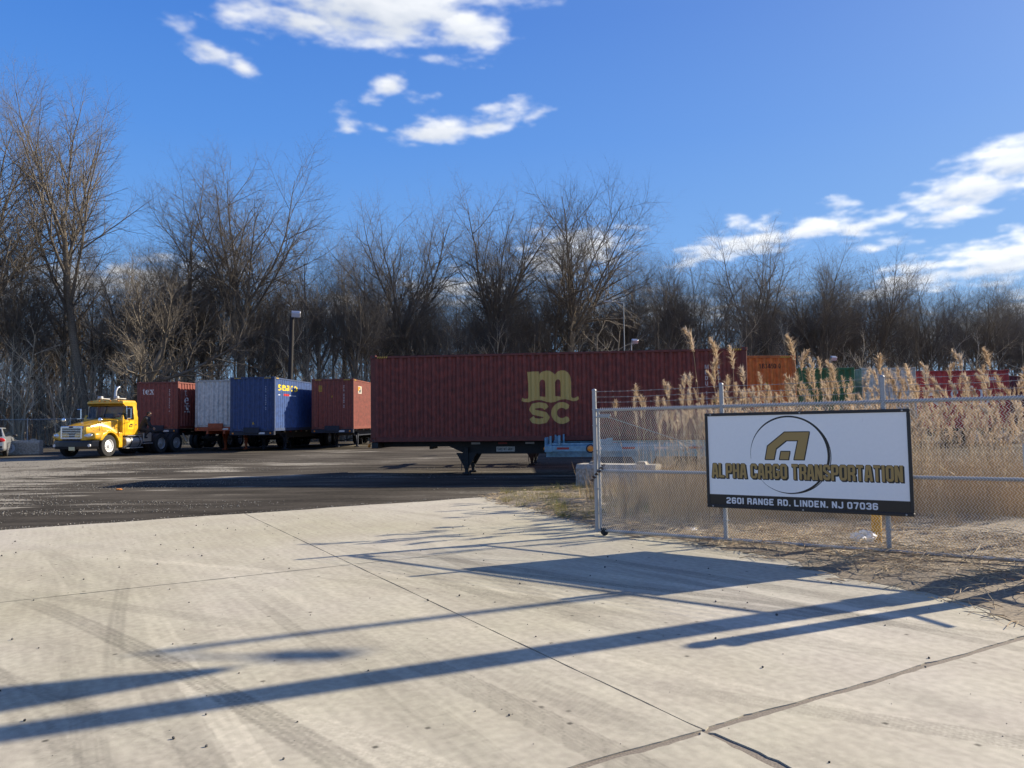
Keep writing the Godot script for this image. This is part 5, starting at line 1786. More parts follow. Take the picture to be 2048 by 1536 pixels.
func build_gate() -> void:
	var turn := -0.615
	var at := Vector3(1.277, 0.073, -11.83)
	var g := thing("sliding_gate", "galvanised chain-link rolling gate topped with barbed wire", "gate", at, turn)
	g.rotation.z = 0.0087
	var L := 5.9
	var b := MB.new()
	for x in [0.0, 2.011, 4.055, L]:
		b = MB.new()
		var r := 0.033 if x == 0.0 or x == L else 0.03
		b.cyl(Vector3(x, -0.03 if x == 0.0 else 0.0, 0), Vector3(x, 2.13, 0), r, r, 14)
		b.ball(Vector3(x, 2.13, 0), Vector3(r * 1.12, 0.03, r * 1.12), 12, 6)
		var p := part("gate_post", b, M.galv, g)
		for y in [0.25, 0.62, 1.2, 1.58, 1.83]:
			b = MB.new()
			b.lathe(Vector3(x, y, 0), Vector3.UP, [Vector2(r, 0), Vector2(r + 0.006, 0.002), Vector2(r + 0.006, 0.022), Vector2(r, 0.024)], 14)
			b.box(Vector3(x + r + 0.008, y + 0.012, 0.0), Vector3(0.03, 0.018, 0.012))
			part("tension_band", b, M.galv, p)
	for y in [[0.0, "bottom_rail"], [0.905, "middle_rail"], [1.827, "top_rail"]]:
		b = MB.new()
		b.cyl(Vector3(0.03, y[0], 0), Vector3(L - 0.03, y[0], 0), 0.0235, 0.0235, 14)
		part(y[1], b, M.galv, g)
	b = MB.new()
	b.cyl(Vector3(0.065, -0.005, 0.004), Vector3(0.065, 1.83, 0.004), 0.021, 0.021, 12)
	part("frame_upright", b, M.galv, g)
	fabric(g, 0.08, L - 0.12, 0.0, chain_wire(1.84, 0.0026), 0.028)
	var rng := RandomNumberGenerator.new()
	rng.seed = 8
	for y in [1.95, 2.03, 2.115]:
		b = MB.new()
		for s in [[0.0, 2.011], [2.011, 4.055], [4.055, L]]:
			var pts := []
			for i in 13:
				var f := i / 12.0
				pts.append(Vector3(lerpf(s[0], s[1], f), y - 0.015 * sin(f * PI) + rng.randf_range(-0.003, 0.003), 0.0))
			b.bar(pts, 0.0026, 4)
			for i in 16:
				var f := (i + 0.5) / 16.0
				var p := Vector3(lerpf(s[0], s[1], f), y - 0.015 * sin(f * PI), 0)
				var d := Vector3(0.3, rng.randf_range(-1, 1), rng.randf_range(-1, 1)).normalized() * 0.016
				b.bar([p - d, p + d], 0.002, 3)
				d = d.rotated(Vector3.RIGHT, 1.5)
				b.bar([p + Vector3(0.012, 0, 0) - d, p + Vector3(0.012, 0, 0) + d], 0.002, 3)
		part("barbed_wire", b, M.galv, g)
	b = MB.new()
	b.bar([Vector3(0.18, 1.74, 0.03), Vector3(1.9, 1.20, 0.03), Vector3(3.95, 0.55, 0.03)], 0.005, 6)
	part("truss_rod", b, M.galv, g)
	b = MB.new()
	b.bar([Vector3(0.03, 1.72, 0.03), Vector3(0.26, 1.72, 0.05), Vector3(0.28, 1.70, 0.05)], 0.012, 8)
	b.box(Vector3(0.2, 1.745, 0.045), Vector3(0.2, 0.035, 0.02), 0.004)
	part("latch", b, M.galv, g)
	b = MB.new()
	for k in 16:  # a chain wound round the post
		var f := k / 15.0
		var c := Vector3(lerpf(0.16, -0.05, f), lerpf(0.99, 0.76, f) + 0.02 * sin(k * 2.1), 0.045 + 0.012 * sin(k * 1.7))
		var tilt := Basis.from_euler(Vector3(k * 1.3, 0.4, -0.8 + 0.3 * sin(k * 1.1)))
		var ring := []
		for i in 9:
			ring.append(c + tilt * Vector3(cos(TAU * i / 8) * 0.012, sin(TAU * i / 8) * 0.024, 0))
		b.bar(ring, 0.0045, 5)
	part("chain", b, M.rust, g)
	b = MB.new()
	b.box(Vector3(0.11, 0.01, 0.0), Vector3(0.08, 0.06, 0.05), 0.006)
	for z in [-0.026, 0.026]:
		b.box(Vector3(0.115, -0.012, z), Vector3(0.045, 0.075, 0.006))
	var fk := part("caster_fork", b, M.dark_steel, g)
	b = MB.new()
	b.lathe(Vector3(0.125, -0.012, -0.02), Vector3(0, 0, 1), [Vector2(0.0, 0), Vector2(0.06, 0.0), Vector2(0.062, 0.008), Vector2(0.062, 0.032), Vector2(0.06, 0.04), Vector2(0, 0.04)], 18)
	part("caster_wheel", b, M.rubber, fk)
	# the yard's sign
	var local := Transform3D(Basis(Vector3.UP, turn) * Basis(Vector3.BACK, 0.0087), at)
	var s := thing("sign", "white framed yard sign with a gold arch emblem and gold capitals", "sign", local * Vector3(3.075, 1.087, 0.062), turn)
	s.rotation.z = 0.0087
	var w := 2.57
	var h := 1.295
	b = MB.new()
	b.box(Vector3.ZERO, Vector3(w - 0.06, h - 0.06, 0.02))
	part("backing", b, M.alu, s)
	b = MB.new()
	b.poly([Vector3(-w / 2 + 0.035, -h / 2 + 0.035, 0.0125), Vector3(w / 2 - 0.035, -h / 2 + 0.035, 0.0125), Vector3(w / 2 - 0.035, h / 2 - 0.035, 0.0125), Vector3(-w / 2 + 0.035, h / 2 - 0.035, 0.0125)], Vector3.BACK, [Vector2(0, 1), Vector2(1, 1), Vector2(1, 0), Vector2(0, 0)])
	var fm := panel_mat(sign_face(), 0.28)
	part("face", b, fm, s)
	for e in [[Vector3(0, h / 2 - 0.02, 0), Vector3(w, 0.04, 0.05)], [Vector3(0, -h / 2 + 0.02, 0), Vector3(w, 0.04, 0.05)], [Vector3(-w / 2 + 0.02, 0, 0), Vector3(0.04, h - 0.08, 0.05)], [Vector3(w / 2 - 0.02, 0, 0), Vector3(0.04, h - 0.08, 0.05)]]:
		b = MB.new()
		b.box(e[0], e[1], 0.006)
		part("frame", b, M.black_frame, s)
	for q in [[-1.2, 0.627], [0.0, 0.627], [1.2, 0.627], [-1.2, -0.627], [0.0, -0.627], [1.2, -0.627]]:
		b = MB.new()
		b.lathe(Vector3(q[0], q[1], 0.024), Vector3.BACK, [Vector2(0.012, 0), Vector2(0.011, 0.006), Vector2(0, 0.008)], 8)
		part("bolt", b, M.galv, s)
	var s2 := thing("sign", "small white notice at the right edge of the wire gate", "sign", local * Vector3(5.70, 1.16, 0.05), turn)
	b = MB.new()
	b.box(Vector3.ZERO, Vector3(0.46, 0.30, 0.008), 0.002)
	part("board", b, M.white, s2)
	b = MB.new()
	b.box(Vector3(-0.02, -0.02, 0.005), Vector3(0.30, 0.14, 0.004))
	part("printed_band", b, mat(lin(0.02, 0.025, 0.06), 0.5), s2)
	# posts just outside the view whose shadows lie across the apron
	var k := 0
	for q in [[6.2, -8.22, 2.6, 0.075], [5.74, -7.9, 2.2, 0.03]]:
		var t := thing("fence_post", ["thick round-topped steel post behind the rolling gate", "thin steel post with a round finial beside the thick gate post"][k], "post", Vector3(q[0], 0, q[1]))
		b = MB.new()
		b.cyl(Vector3.ZERO, Vector3(0, q[2], 0), q[3], q[3], 16)
		b.ball(Vector3(0, q[2], 0), Vector3(q[3] * 1.15, q[3], q[3] * 1.15) * (1.0 if k == 0 else 1.7), 14, 8)
		part("post", b, M.galv, t)
		b = MB.new()
		for y in [0.35, 0.95, 1.5]:
			b.bar([Vector3(0, y, 0), Vector3(0.16 if k == 0 else -0.16, y, 0.51 if k == 0 else -0.51)], 0.025, 8)
		if k == 0:
			part("guide_rail", b, M.galv, t)
		k += 1
	var up := thing("utility_pole", "wooden utility pole with a transformer drum shaped for its shadow outside the right edge", "utility pole", Vector3(8.5, 0, -9.69))
	b = MB.new()
	b.cyl(Vector3.ZERO, Vector3(0, 10.5, 0), 0.19, 0.13, 16)
	part("pole", b, M.trunk, up)
	b = MB.new()
	b.lathe(Vector3(-0.28, 5.6, -0.60), Vector3.UP, [Vector2(0, 0), Vector2(0.07, 0.05), Vector2(0.2, 0.4), Vector2(0.3, 0.8), Vector2(0.3, 2.0), Vector2(0.2, 2.1), Vector2(0, 2.11)], 18)  # unseen drum, its taper shaped for the shadow it throws on the apron
	b.box(Vector3(-0.14, 7.0, -0.28), Vector3(0.1, 0.5, 0.35))
	part("transformer", b, M.alu, up)
	b = MB.new()
	b.box(Vector3(0, 9.6, 0.17), Vector3(2.4, 0.12, 0.1))
	part("crossarm", b, M.trunk, up)
	var lp := thing("shadow_post", "slim steel post added unseen outside the right edge for its shadow", "lamp post", Vector3(13.6, 0, -13.5))  # unseen post added to cast the thin soft shadow over the apron
	b = MB.new()
	b.cyl(Vector3.ZERO, Vector3(0, 9.0, 0), 0.10, 0.06, 12)
	b.bar([Vector3(0, 8.9, 0), Vector3(0.6, 9.15, 0), Vector3(1.3, 9.15, 0)], 0.03)
	part("pole", b, M.galv, lp)
	b = MB.new()
	b.box(Vector3(1.5, 9.13, 0), Vector3(0.6, 0.12, 0.25), 0.03)
	part("lamp_head", b, M.alu, lp)

func concrete_block(label: String, at: Vector3, turn: float, s: Vector3) -> Node3D:
	var t := thing("concrete_block", label, "barrier block", at, turn)
	var b := MB.new()
	var h := s * 0.5
	# a barrier profile: upright foot, tapered sides, bevelled top
	b.xf = Transform3D(Basis(Vector3.UP, PI / 2), Vector3.ZERO)
	b.prism([Vector2(-h.z, 0), Vector2(h.z, 0), Vector2(h.z, s.y * 0.82), Vector2(h.z - 0.07, s.y), Vector2(-h.z + 0.07, s.y), Vector2(-h.z, s.y * 0.82)], -h.x, h.x)
	part("block", b, M.conc_block, t)
	for x in [-0.3, 0.3]:
		b = MB.new()
		b.prism([Vector2(x * s.x - 0.14, s.y), Vector2(x * s.x + 0.14, s.y), Vector2(x * s.x + 0.09, s.y + 0.07), Vector2(x * s.x - 0.09, s.y + 0.07)], -0.14, 0.14)
		part("stacking_key", b, M.conc_block, t)
	return t

func build_furniture() -> void:
	var b := MB.new()
	concrete_block("weathered concrete block standing behind the gate's free end", Vector3(2.75, 0, -20.1), -0.42, Vector3(2.1, 0.60, 0.75))
	var cb := concrete_block("grey concrete block with a painted round emblem beside the silver car", Vector3(-25.9, 0.29, -40.6), 0.3, Vector3(1.9, 0.74, 0.7))
	var im := paint_panel(160, 160, Color(0.55, 0.56, 0.57), 91, 0.6)
	for y in 160:
		for x in 160:
			var r := Vector2(x - 80, y - 80).length()
			if r < 74.0:
				im.set_pixel(x, y, Color(0.80, 0.81, 0.82))
	emblem(im, Vector2(45, 92), 44.0, Color(0.12, 0.12, 0.14), Color(0.12, 0.12, 0.14))
	b = MB.new()
	var ring := []
	var uvs := []
	for i in 24:
		var a := TAU * i / 24
		ring.append(Vector3(-0.42 + cos(a) * 0.25, 0.34 + sin(a) * 0.25, 0.353))
		uvs.append(Vector2(0.5 + cos(a) * 0.46, 0.5 - sin(a) * 0.46))
	b.poly(ring, Vector3.BACK, uvs)
	part("round_emblem", b, panel_mat(im, 0.7), cb)
	# floodlights on poles
	for q in [[Vector3(-15.15, 0.3, -52.0), 8.75, 0.17, 0.62, "dark wooden floodlight pole leaning behind the blue container", M.bark_dark, 0.03], [Vector3(6.25, 0.3, -40.0), 5.45, 0.035, 0.36, "small floodlight on a thin mast above the maroon container", M.galv, 0.0], [Vector3(17.4, 0.3, -42.0), 4.6, 0.035, 0.36, "small floodlight on a thin mast above the green container", M.galv, 0.0]]:
		var t := thing("floodlight_pole", q[4], "floodlight")
		t.position = q[0]
		t.rotation.z = -q[6]
		b = MB.new()
		b.cyl(Vector3.ZERO, Vector3(0, q[1], 0), q[2], q[2] * 0.8, 10)
		part("pole", b, q[5], t)
		var s: float = q[3]
		b = MB.new()
		b.bar([Vector3(0, q[1] - 0.1, 0), Vector3(s * 0.5, q[1] - 0.05, 0.05)], 0.03)
		part("bracket", b, M.galv, t)
		b = MB.new()
		b.xf = Transform3D(Basis.from_euler(Vector3(0.5, 0.25, 0)), Vector3(s * 0.45, q[1] + s * 0.2, 0.1))
		b.box(Vector3.ZERO, Vector3(s, s * 0.62, s * 0.55), 0.04)
		var lh := part("lamp_housing", b, M.alu, t)
		b = MB.new()
		b.xf = Transform3D(Basis.from_euler(Vector3(0.5, 0.25, 0)), Vector3(s * 0.45, q[1] + s * 0.2, 0.1))
		b.box(Vector3(0, 0, s * 0.28), Vector3(s * 0.86, s * 0.5, 0.02))
		part("lamp_glass", b, M.lens, lh)
	var sl := thing("street_lamp", "thin pale street lamp standing far behind the maroon container", "street lamp", Vector3(8.9, 0.3, -60.5))
	b = MB.new()
	b.cyl(Vector3.ZERO, Vector3(0, 10.7, 0), 0.05, 0.035, 8)
	b.bar([Vector3(0, 10.65, 0), Vector3(-0.9, 10.8, 0)], 0.04)
	part("pole", b, M.fence_far, sl)
	b = MB.new()
	b.box(Vector3(-1.2, 10.8, 0), Vector3(0.7, 0.12, 0.28), 0.03)
	part("lamp_head", b, M.white, sl)
	# chain-link fence along the back of the yard
	var f := thing("back_fence", "chain-link fence along the edge of the woods behind the truck", "fence", Vector3(-46, 0.3, -54.0))
	var wire := MB.new()
	var p := PackedVector3Array()
	var rr := PackedFloat32Array()
	for i in 20:
		p.push_back(Vector3(0.1 * (i % 2), i * 0.1, 0))
		rr.push_back(0.006)
	wire.tube(p, rr, 3)
	var where := []
	for i in 420:
		where.append(Transform3D(Basis(), Vector3(i * 0.1, 0.03, 0.03)))
	scatter("chain_link_mesh", wire.mesh(), M.fence_far, where, [], f)
	b = MB.new()
	b.cyl(Vector3(0, 1.95, 0), Vector3(42, 1.95, 0), 0.03, 0.03, 8)
	part("top_rail", b, M.galv, f)
	for i in 15:
		b = MB.new()
		b.cyl(Vector3(i * 3.0, 0, 0), Vector3(i * 3.0, 2.05 if i != 3 else 2.5, 0), 0.04, 0.04, 8)
		part("fence_post", b, M.galv, f)
	# by the sign's foot
	var yb := thing("bollard", "yellow steel bollard in the litter behind the sign", "bollard", Vector3(4.96, 0.0, -10.6))
	b = MB.new()
	b.cyl(Vector3.ZERO, Vector3(0, 0.9, 0), 0.065, 0.065, 16)
	b.ball(Vector3(0, 0.9, 0), Vector3(0.065, 0.03, 0.065), 16, 6)
	part("post", b, mat(lin(0.62, 0.34, 0.02), 0.5, 0.0, M.grime, 2.0), yb)
	var n := FastNoiseLite.new()
	n.frequency = 6.0
	var k := 0
	for q in [[Vector3(4.75, 0.10, -10.55), 0.2, "crumpled white plastic bag in the litter below the sign"], [Vector3(2.72, 0.05, -11.8), 0.09, "small white scrap of litter behind the gate left of the sign"], [Vector3(-3.6, -0.01, -15.9), 0.06, ""]]:
		if q[2] == "":
			continue
		b = MB.new()
		nets(b, func(v: Vector3) -> float: return Vector3(v.x, v.y * 1.7, v.z).length() - q[1] * (0.75 + n.get_noise_3dv(v * 1.6 + Vector3(k * 9, 0, 0)) * 0.8), Vector3.ONE * -q[1] * 1.4, Vector3.ONE * q[1] * 1.4, q[1] * 0.13)
		var o := part("litter_bag", b, mat(lin(0.75, 0.76, 0.78), 0.5), self)
		o.position = q[0]
		tag(o, q[2], "litter")
		k += 1
	b = MB.new()
	nets(b, func(v: Vector3) -> float: return Vector3(v.x, v.y * 4.0, v.z * 2.0).length() - 0.11 * (0.8 + n.get_noise_3dv(v * 2.0) * 0.7), Vector3.ONE * -0.16, Vector3.ONE * 0.16, 0.016)
	var o := part("orange_scrap", b, mat(lin(0.75, 0.27, 0.05), 0.7), self)
	o.position = Vector3(-10.8, 0.0, -21.2)
	tag(o, "small orange scrap lying on the dark gravel", "litter")

# ---------------------------------------------------------------- reeds, dead grass, litter
func blade(b: MB, p: Vector3, d: Vector3, long: float, wide: float, sag: float, k := 3) -> void:  # a thin bent strip
	var side := d.cross(Vector3.UP)
	side = side.normalized() if side.length() > 0.01 else Vector3.RIGHT
	var base := b.v.size()
	var q := p
	var dd := d
	for i in k + 1:
		var w := wide * 0.5 * (1.0 - float(i) / k)
		var nn := side.cross(dd).normalized()
		b.v.push_back(q - side * w)
		b.v.push_back(q + side * w)
		b.n.push_back(nn)
		b.n.push_back(nn)
		b.uv.push_back(Vector2(0, float(i) / k))
		b.uv.push_back(Vector2(1, float(i) / k))
		q += dd * long / k
		dd = (dd + Vector3(0, -sag / k, 0)).normalized()
	for i in k:
		var s := base + i * 2
		b.idx.append_array([s, s + 2, s + 1, s + 1, s + 2, s + 3])

func reed(stem: MB, plume: MB, at: Vector3, high: float, rng: RandomNumberGenerator, tips := true) -> void:
	var lean := Vector3(rng.randf_range(-0.10, 0.06), 1, rng.randf_range(-0.06, 0.06)).normalized()
	var bend := Vector3(rng.randf_range(-0.14, 0.05), 0, rng.randf_range(-0.08, 0.08))
	var path := PackedVector3Array()
	var rr := PackedFloat32Array()
	for i in 6:
		var f := i / 5.0
		path.push_back(at + lean * (high * f) + bend * f * f)
		rr.push_back(lerpf(0.0058, 0.0028, f))
	stem.tube(path, rr, 3)
	for i in rng.randi_range(2, 5):
		var f := rng.randf_range(0.2, 0.85)
		var a := rng.randf() * TAU
		blade(stem, at + lean * (high * f) + bend * f * f, Vector3(cos(a), rng.randf_range(0.3, 1.2), sin(a)).normalized(), rng.randf_range(0.25, 0.5), 0.016, rng.randf_range(0.8, 2.0))
	if not tips:
		return
	var top := path[5]
	var a0 := rng.randf_range(1.2, 5.0)
	var droop := Vector3(cos(a0), 0, sin(a0)) * rng.randf_range(0.15, 0.9)
	var long := rng.randf_range(0.26, 0.40)
	var fat := rng.randf_range(0.75, 1.3)
	var p := top
	var d := lean
	for i in 13:
		var f := i / 12.0
		for j in 7:
			var a := rng.randf() * TAU
			var out := Vector3(cos(a), rng.randf_range(0.2, 1.0), sin(a)).normalized()
			out = (out + droop * 0.9 + d * 0.4).normalized()
			var l := rng.randf_range(0.07, 0.155) * fat * (0.45 + sin(PI * pow(f, 0.7)) * 0.75)
			blade(plume, p + Vector3(rng.randf_range(-0.01, 0.01), rng.randf_range(-0.015, 0.015), 0), out, l, rng.randf_range(0.012, 0.028) * fat, rng.randf_range(0.4, 1.3), 2)
		p += d * long / 12.0
		d = (d + droop * 0.10 + Vector3(0, -0.03, 0)).normalized()

func build_plants() -> void:
	var rng := RandomNumberGenerator.new()
	rng.seed = 31
	var protos := []
	for i in 9:
		var t := thing("reed", "dry tan reed with a feathery plume in the thicket behind the gate", "reed", Vector3.ZERO, 0.0, "tall plumed reeds behind the gate")
		var st := MB.new()
		var pl := MB.new()
		reed(st, pl, Vector3.ZERO, 2.3, rng)
		part("stem", st, M.stem, t)
		part("plume", pl, M.plume, t)
		protos.append(t)
	var dn := FastNoiseLite.new()
	dn.seed = 3
	dn.frequency = 0.35
	var n := 0
	var tries := 0
	var lead := ["lone short reed nearest the gate's free end", "tall single reed rising against the maroon container's right end"]
	while n < 292 and tries < 20000:
		tries += 1
		var z := -rng.randf_range(12.8, 18.5)
		var x := rng.randf_range(1.9, 11.5)
		var px: float = x / -z
		var dens := smoothstep(0.13, 0.30, px) * (0.65 if px > 0.54 else 1.0)
		if n < 2:
			x = [2.05, 3.55][n]
			z = [-13.4, -14.2][n]
			dens = 1.0
		elif rng.randf() > dens * (0.55 + dn.get_noise_2d(x, z)):
			continue
		var high := rng.randf_range(0.66, 0.95) + 0.17 * smoothstep(0.37, 0.42, px) * rng.randf() + (0.26 if rng.randf() < 0.08 else 0.0)
		if px > 0.54:
			high -= 0.03
		if n < 2:
			high = [0.8, 1.3][n]
		var o: Node3D = protos[n] if n < protos.size() else dup(protos[rng.randi() % protos.size()], Vector3.ZERO, 0.0)
		o.position = Vector3(x, 0.0, z)
		o.rotation = Vector3(rng.randf_range(-0.05, 0.05), rng.randf_range(-0.7, 0.7), rng.randf_range(-0.06, 0.10) + (0.16 * rng.randf() if px > 0.56 else 0.0))
		o.scale = Vector3.ONE * high
		var before: String = ["maroon container", "orange container", "dark green container", "off-white container", "bright red container", "dark wine-red container"][0 if px < 0.31 else 1 if px < 0.372 else 2 if px < 0.455 else 3 if px < 0.53 else 4 if px < 0.65 else 5]
		tag(o, "dry tan plumed reed behind the gate in front of the %s" % before, "reed", "plumed reeds in front of the %s" % before)
		if n < 2:
			o.set_meta("label", lead[n])
			o.remove_meta("group")
		n += 1
	# the thick of the bed
	var st := MB.new()
	var pl := MB.new()
	for i in 7:
		reed(st, pl, Vector3(rng.randf_range(-0.45, 0.45), 0, rng.randf_range(-0.45, 0.45)), rng.randf_range(1.5, 2.35), rng)
	for i in 9:
		reed(st, pl, Vector3(rng.randf_range(-0.4, 0.4), 0, rng.randf_range(-0.4, 0.4)), rng.randf_range(0.9, 1.9), rng, false)
	var where := []
	tries = 0
	while where.size() < 105 and tries < 9000:
		tries += 1
		var z := -rng.randf_range(13.3, 20.6)
		var x := rng.randf_range(2.6, 14.5)
		var px: float = x / -z
		if rng.randf() > smoothstep(0.17, 0.30, px) * (0.55 if px > 0.53 else 1.0) * (0.6 + dn.get_noise_2d(x, z)):
			continue
		where.append(Transform3D(Basis(Vector3.UP, rng.randf() * TAU).scaled(Vector3.ONE * rng.randf_range(0.66, 0.98)), Vector3(x, 0.0, z)))
	var bed := thing("reed_bed", "dense bed of dry tan reeds and plumes behind the gate", "reeds")
	bed.set_meta("kind", "stuff")
	scatter("stems", st.mesh(), M.stem_plain, where, [], bed)
	scatter("plumes", pl.mesh(), M.plume, where, [], bed)
	# dead grass between and before them
	var gb := MB.new()
	for i in 46:
		var a := rng.randf() * TAU
		var r := 0.3 * sqrt(rng.randf())
		blade(gb, Vector3(cos(a) * r, 0, sin(a) * r), Vector3(rng.randf_range(-0.35, 0.35), 1, rng.randf_range(-0.35, 0.35)).normalized(), rng.randf_range(0.4, 1.0), rng.randf_range(0.006, 0.013), rng.randf_range(0.2, 1.4), 4)
	where = []
	var cols := []
	tries = 0
	while where.size() < 1500 and tries < 20000:
		tries += 1
		var z := -rng.randf_range(11.6, 21.5)
		var x := rng.randf_range(1.5, 16.0)
		var px: float = x / -z
		if not Geometry2D.is_point_in_polygon(Vector2(x, z), verge):
			continue
		var k := smoothstep(11.3, 13.6, -z)
		if rng.randf() > smoothstep(0.08, 0.24, px) * k:
			continue
		var s := rng.randf_range(0.55, 1.15) * (0.45 + 0.55 * k)
		if px > 0.5:
			s *= 1.1
		where.append(Transform3D(Basis(Vector3.UP, rng.randf() * TAU).scaled(Vector3(s, s * rng.randf_range(0.8, 1.25), s)), Vector3(x, 0.02, z)))
		var c := Color(0.54, 0.41, 0.23).lerp(Color(0.36, 0.26, 0.15), rng.randf()) * rng.randf_range(0.75, 1.15)
		cols.append(Color(c.r, c.g, c.b))
	tag(scatter("dead_grass", gb.mesh(), M.straw, where, cols, self), "tawny dead grass and stems filling the ground behind the gate", "dead grass")
	# fresh grass near the block
	where = []
	cols = []
	tries = 0
	while where.size() < 320 and tries < 9000:
		tries += 1
		var x := rng.randf_range(-0.3, 3.4)
		var z := -rng.randf_range(13.5, 20.0)
		if not Geometry2D.is_point_in_polygon(Vector2(x, z), verge) or rng.randf() > 0.35 + dn.get_noise_2d(x * 2.0, z * 2.0):
			continue
		var s := rng.randf_range(0.10, 0.28) 
		where.append(Transform3D(Basis(Vector3.UP, rng.randf() * TAU).scaled(Vector3(s * 1.8, s, s * 1.8)), Vector3(x, 0.02, z)))
		var c := Color(0.20, 0.22, 0.06).lerp(Color(0.36, 0.30, 0.13), rng.randf())
		cols.append(c)
	tag(scatter("grass", gb.mesh(), M.straw, where, cols, self), "short yellow-green grass round the concrete block", "grass")
	# broken stalks and leaves lying about
	var lb := MB.new()
	blade(lb, Vector3(-0.5, 0, 0), Vector3(1, 0.12, 0).normalized(), 1.0, 0.045, 0.25, 4)
	var sk := MB.new()
	sk.tube(PackedVector3Array([Vector3(-0.5, 0, 0), Vector3(-0.1, 0.02, 0.02), Vector3(0.5, 0, -0.02)]), PackedFloat32Array([0.008, 0.008, 0.006]), 4)
	var leaf := [[], []]
	var stalk := [[], []]
	for i in 110000:
		var z := -rng.randf_range(3.0, 20.5)
		var x := rng.randf_range(-0.8, 12.0)
		if x > -z * 0.75 + 0.3:
			continue
		var inside := Geometry2D.is_point_in_polygon(Vector2(x, z), verge)
		if not inside:
			var near := false
			for d in [Vector2(0.25, 0), Vector2(0.2, -0.15), Vector2(0.1, -0.3)]:
				near = near or Geometry2D.is_point_in_polygon(Vector2(x, z) + d * rng.randf() * 0.9, verge)
			if not near or rng.randf() > 0.35:
				continue
		var gate_line := -11.83 + (x - 1.277) * 0.706
		var band := 1.0 - smoothstep(0.3, 3.2, absf(z - gate_line + 0.6))
		if inside and rng.randf() > 0.12 + 0.75 * band * (0.75 + dn.get_noise_2d(x * 1.5, z * 1.5)):
			continue
		var heap := 0.0 if not inside else rng.randf() * 0.16 * band * (0.4 + 0.8 * smoothstep(2.5, 6.0, x))
		var is_leaf := rng.randf() < 0.62
		var s := rng.randf_range(0.05, 0.22) if is_leaf else rng.randf_range(0.08, 0.42)
		var e := Vector3(rng.randf_range(-0.6, 0.6) if is_leaf else 0.0, rng.randf() * TAU, rng.randf_range(-0.25, 0.25) + (rng.randf_range(-0.7, 0.7) if rng.randf() < 0.10 else 0.0))
		var bs := Basis.from_euler(e).scaled(Vector3.ONE * s) if is_leaf else Basis.from_euler(e) * Basis().scaled(Vector3(s, 0.5, 0.5))
		var pick: Array = leaf if is_leaf else stalk
		pick[0].append(Transform3D(bs, Vector3(x, (0.05 if inside else 0.008) + heap + rng.randf() * 0.02, z)))
		var c := Color(0.56, 0.455, 0.30).lerp(Color(0.24, 0.155, 0.095), rng.randf() * rng.randf() + (0.12 if is_leaf else 0.0)) * rng.randf_range(0.75, 1.2)
		pick[1].append(Color(c.r, c.g, c.b))
	tag(scatter("leaf_litter", lb.mesh(), M.straw, leaf[0], leaf[1], self), "dead reed leaves littering the dirt along the gate", "leaf litter")
	tag(scatter("broken_stalks", sk.mesh(), M.straw, stalk[0], stalk[1], self), "broken pale reed stalks lying along the gate", "dead stalks")

# ---------------------------------------------------------------- bare winter trees
# per level: children, angle from parent, its spread, length ratio, wobble, pull upwards, first child at, sides, segments
var thin := 0.0085

func limb(tr: MB, cr: MB, p: Vector3, d: Vector3, long: float, r: float, lv: int, S: Array, rng: RandomNumberGenerator, end_r := 0.45) -> void:
	var s: Array = S[lv]
	var seg: int = s[8]
	var path := PackedVector3Array([p])
	var rr := PackedFloat32Array([r])
	var q := p
	var dd := d
	var dirs := [d]
	for i in seg:
		dd = (dd + Vector3(rng.randf_range(-1, 1), rng.randf_range(-1, 1), rng.randf_range(-1, 1)) * s[4] + Vector3(0, s[5], 0)).normalized()
		q += dd * long / seg
		path.push_back(q)
		dirs.append(dd)
		rr.push_back(r * lerpf(1.0, end_r, (i + 1.0) / seg))
	if lv == 0:
		rr[0] *= 1.3
	(tr if lv == 0 else cr).tube(path, rr, s[7])
	if lv + 1 >= S.size():
		return
	var n: int = s[0]
	var az := rng.randf() * TAU
	for i in n:
		var f: float = lerpf(s[6], 0.985, (i + rng.randf() * 0.8) / n)
		var at := f * seg
		var k := mini(int(at), seg - 1)
		var pos := path[k].lerp(path[k + 1], at - k)
		var pd: Vector3 = dirs[k + 1]
		az += 2.4 + rng.randf_range(-0.5, 0.5)
		var x := pd.cross(Vector3(0.2, 0.3, 0.93)).normalized()
		var side := x.rotated(pd, az)
		var ang: float = s[1] + rng.randf_range(-1, 1) * s[2]
		if i >= n - 1:
			ang *= 0.45
		var cd := (pd * cos(ang) + side * sin(ang)).normalized()
		var cl: float = long * s[3] * (1.12 - 0.5 * (f - s[6])) * rng.randf_range(0.72, 1.18)
		var pr := lerpf(r, r * end_r, f)
		limb(tr, cr, pos, cd, cl, minf(pr * 0.82, maxf(thin, pr * (0.46 + 0.30 * rng.randf()))), lv + 1, S, rng, 0.16 if lv < 2 else 0.35)

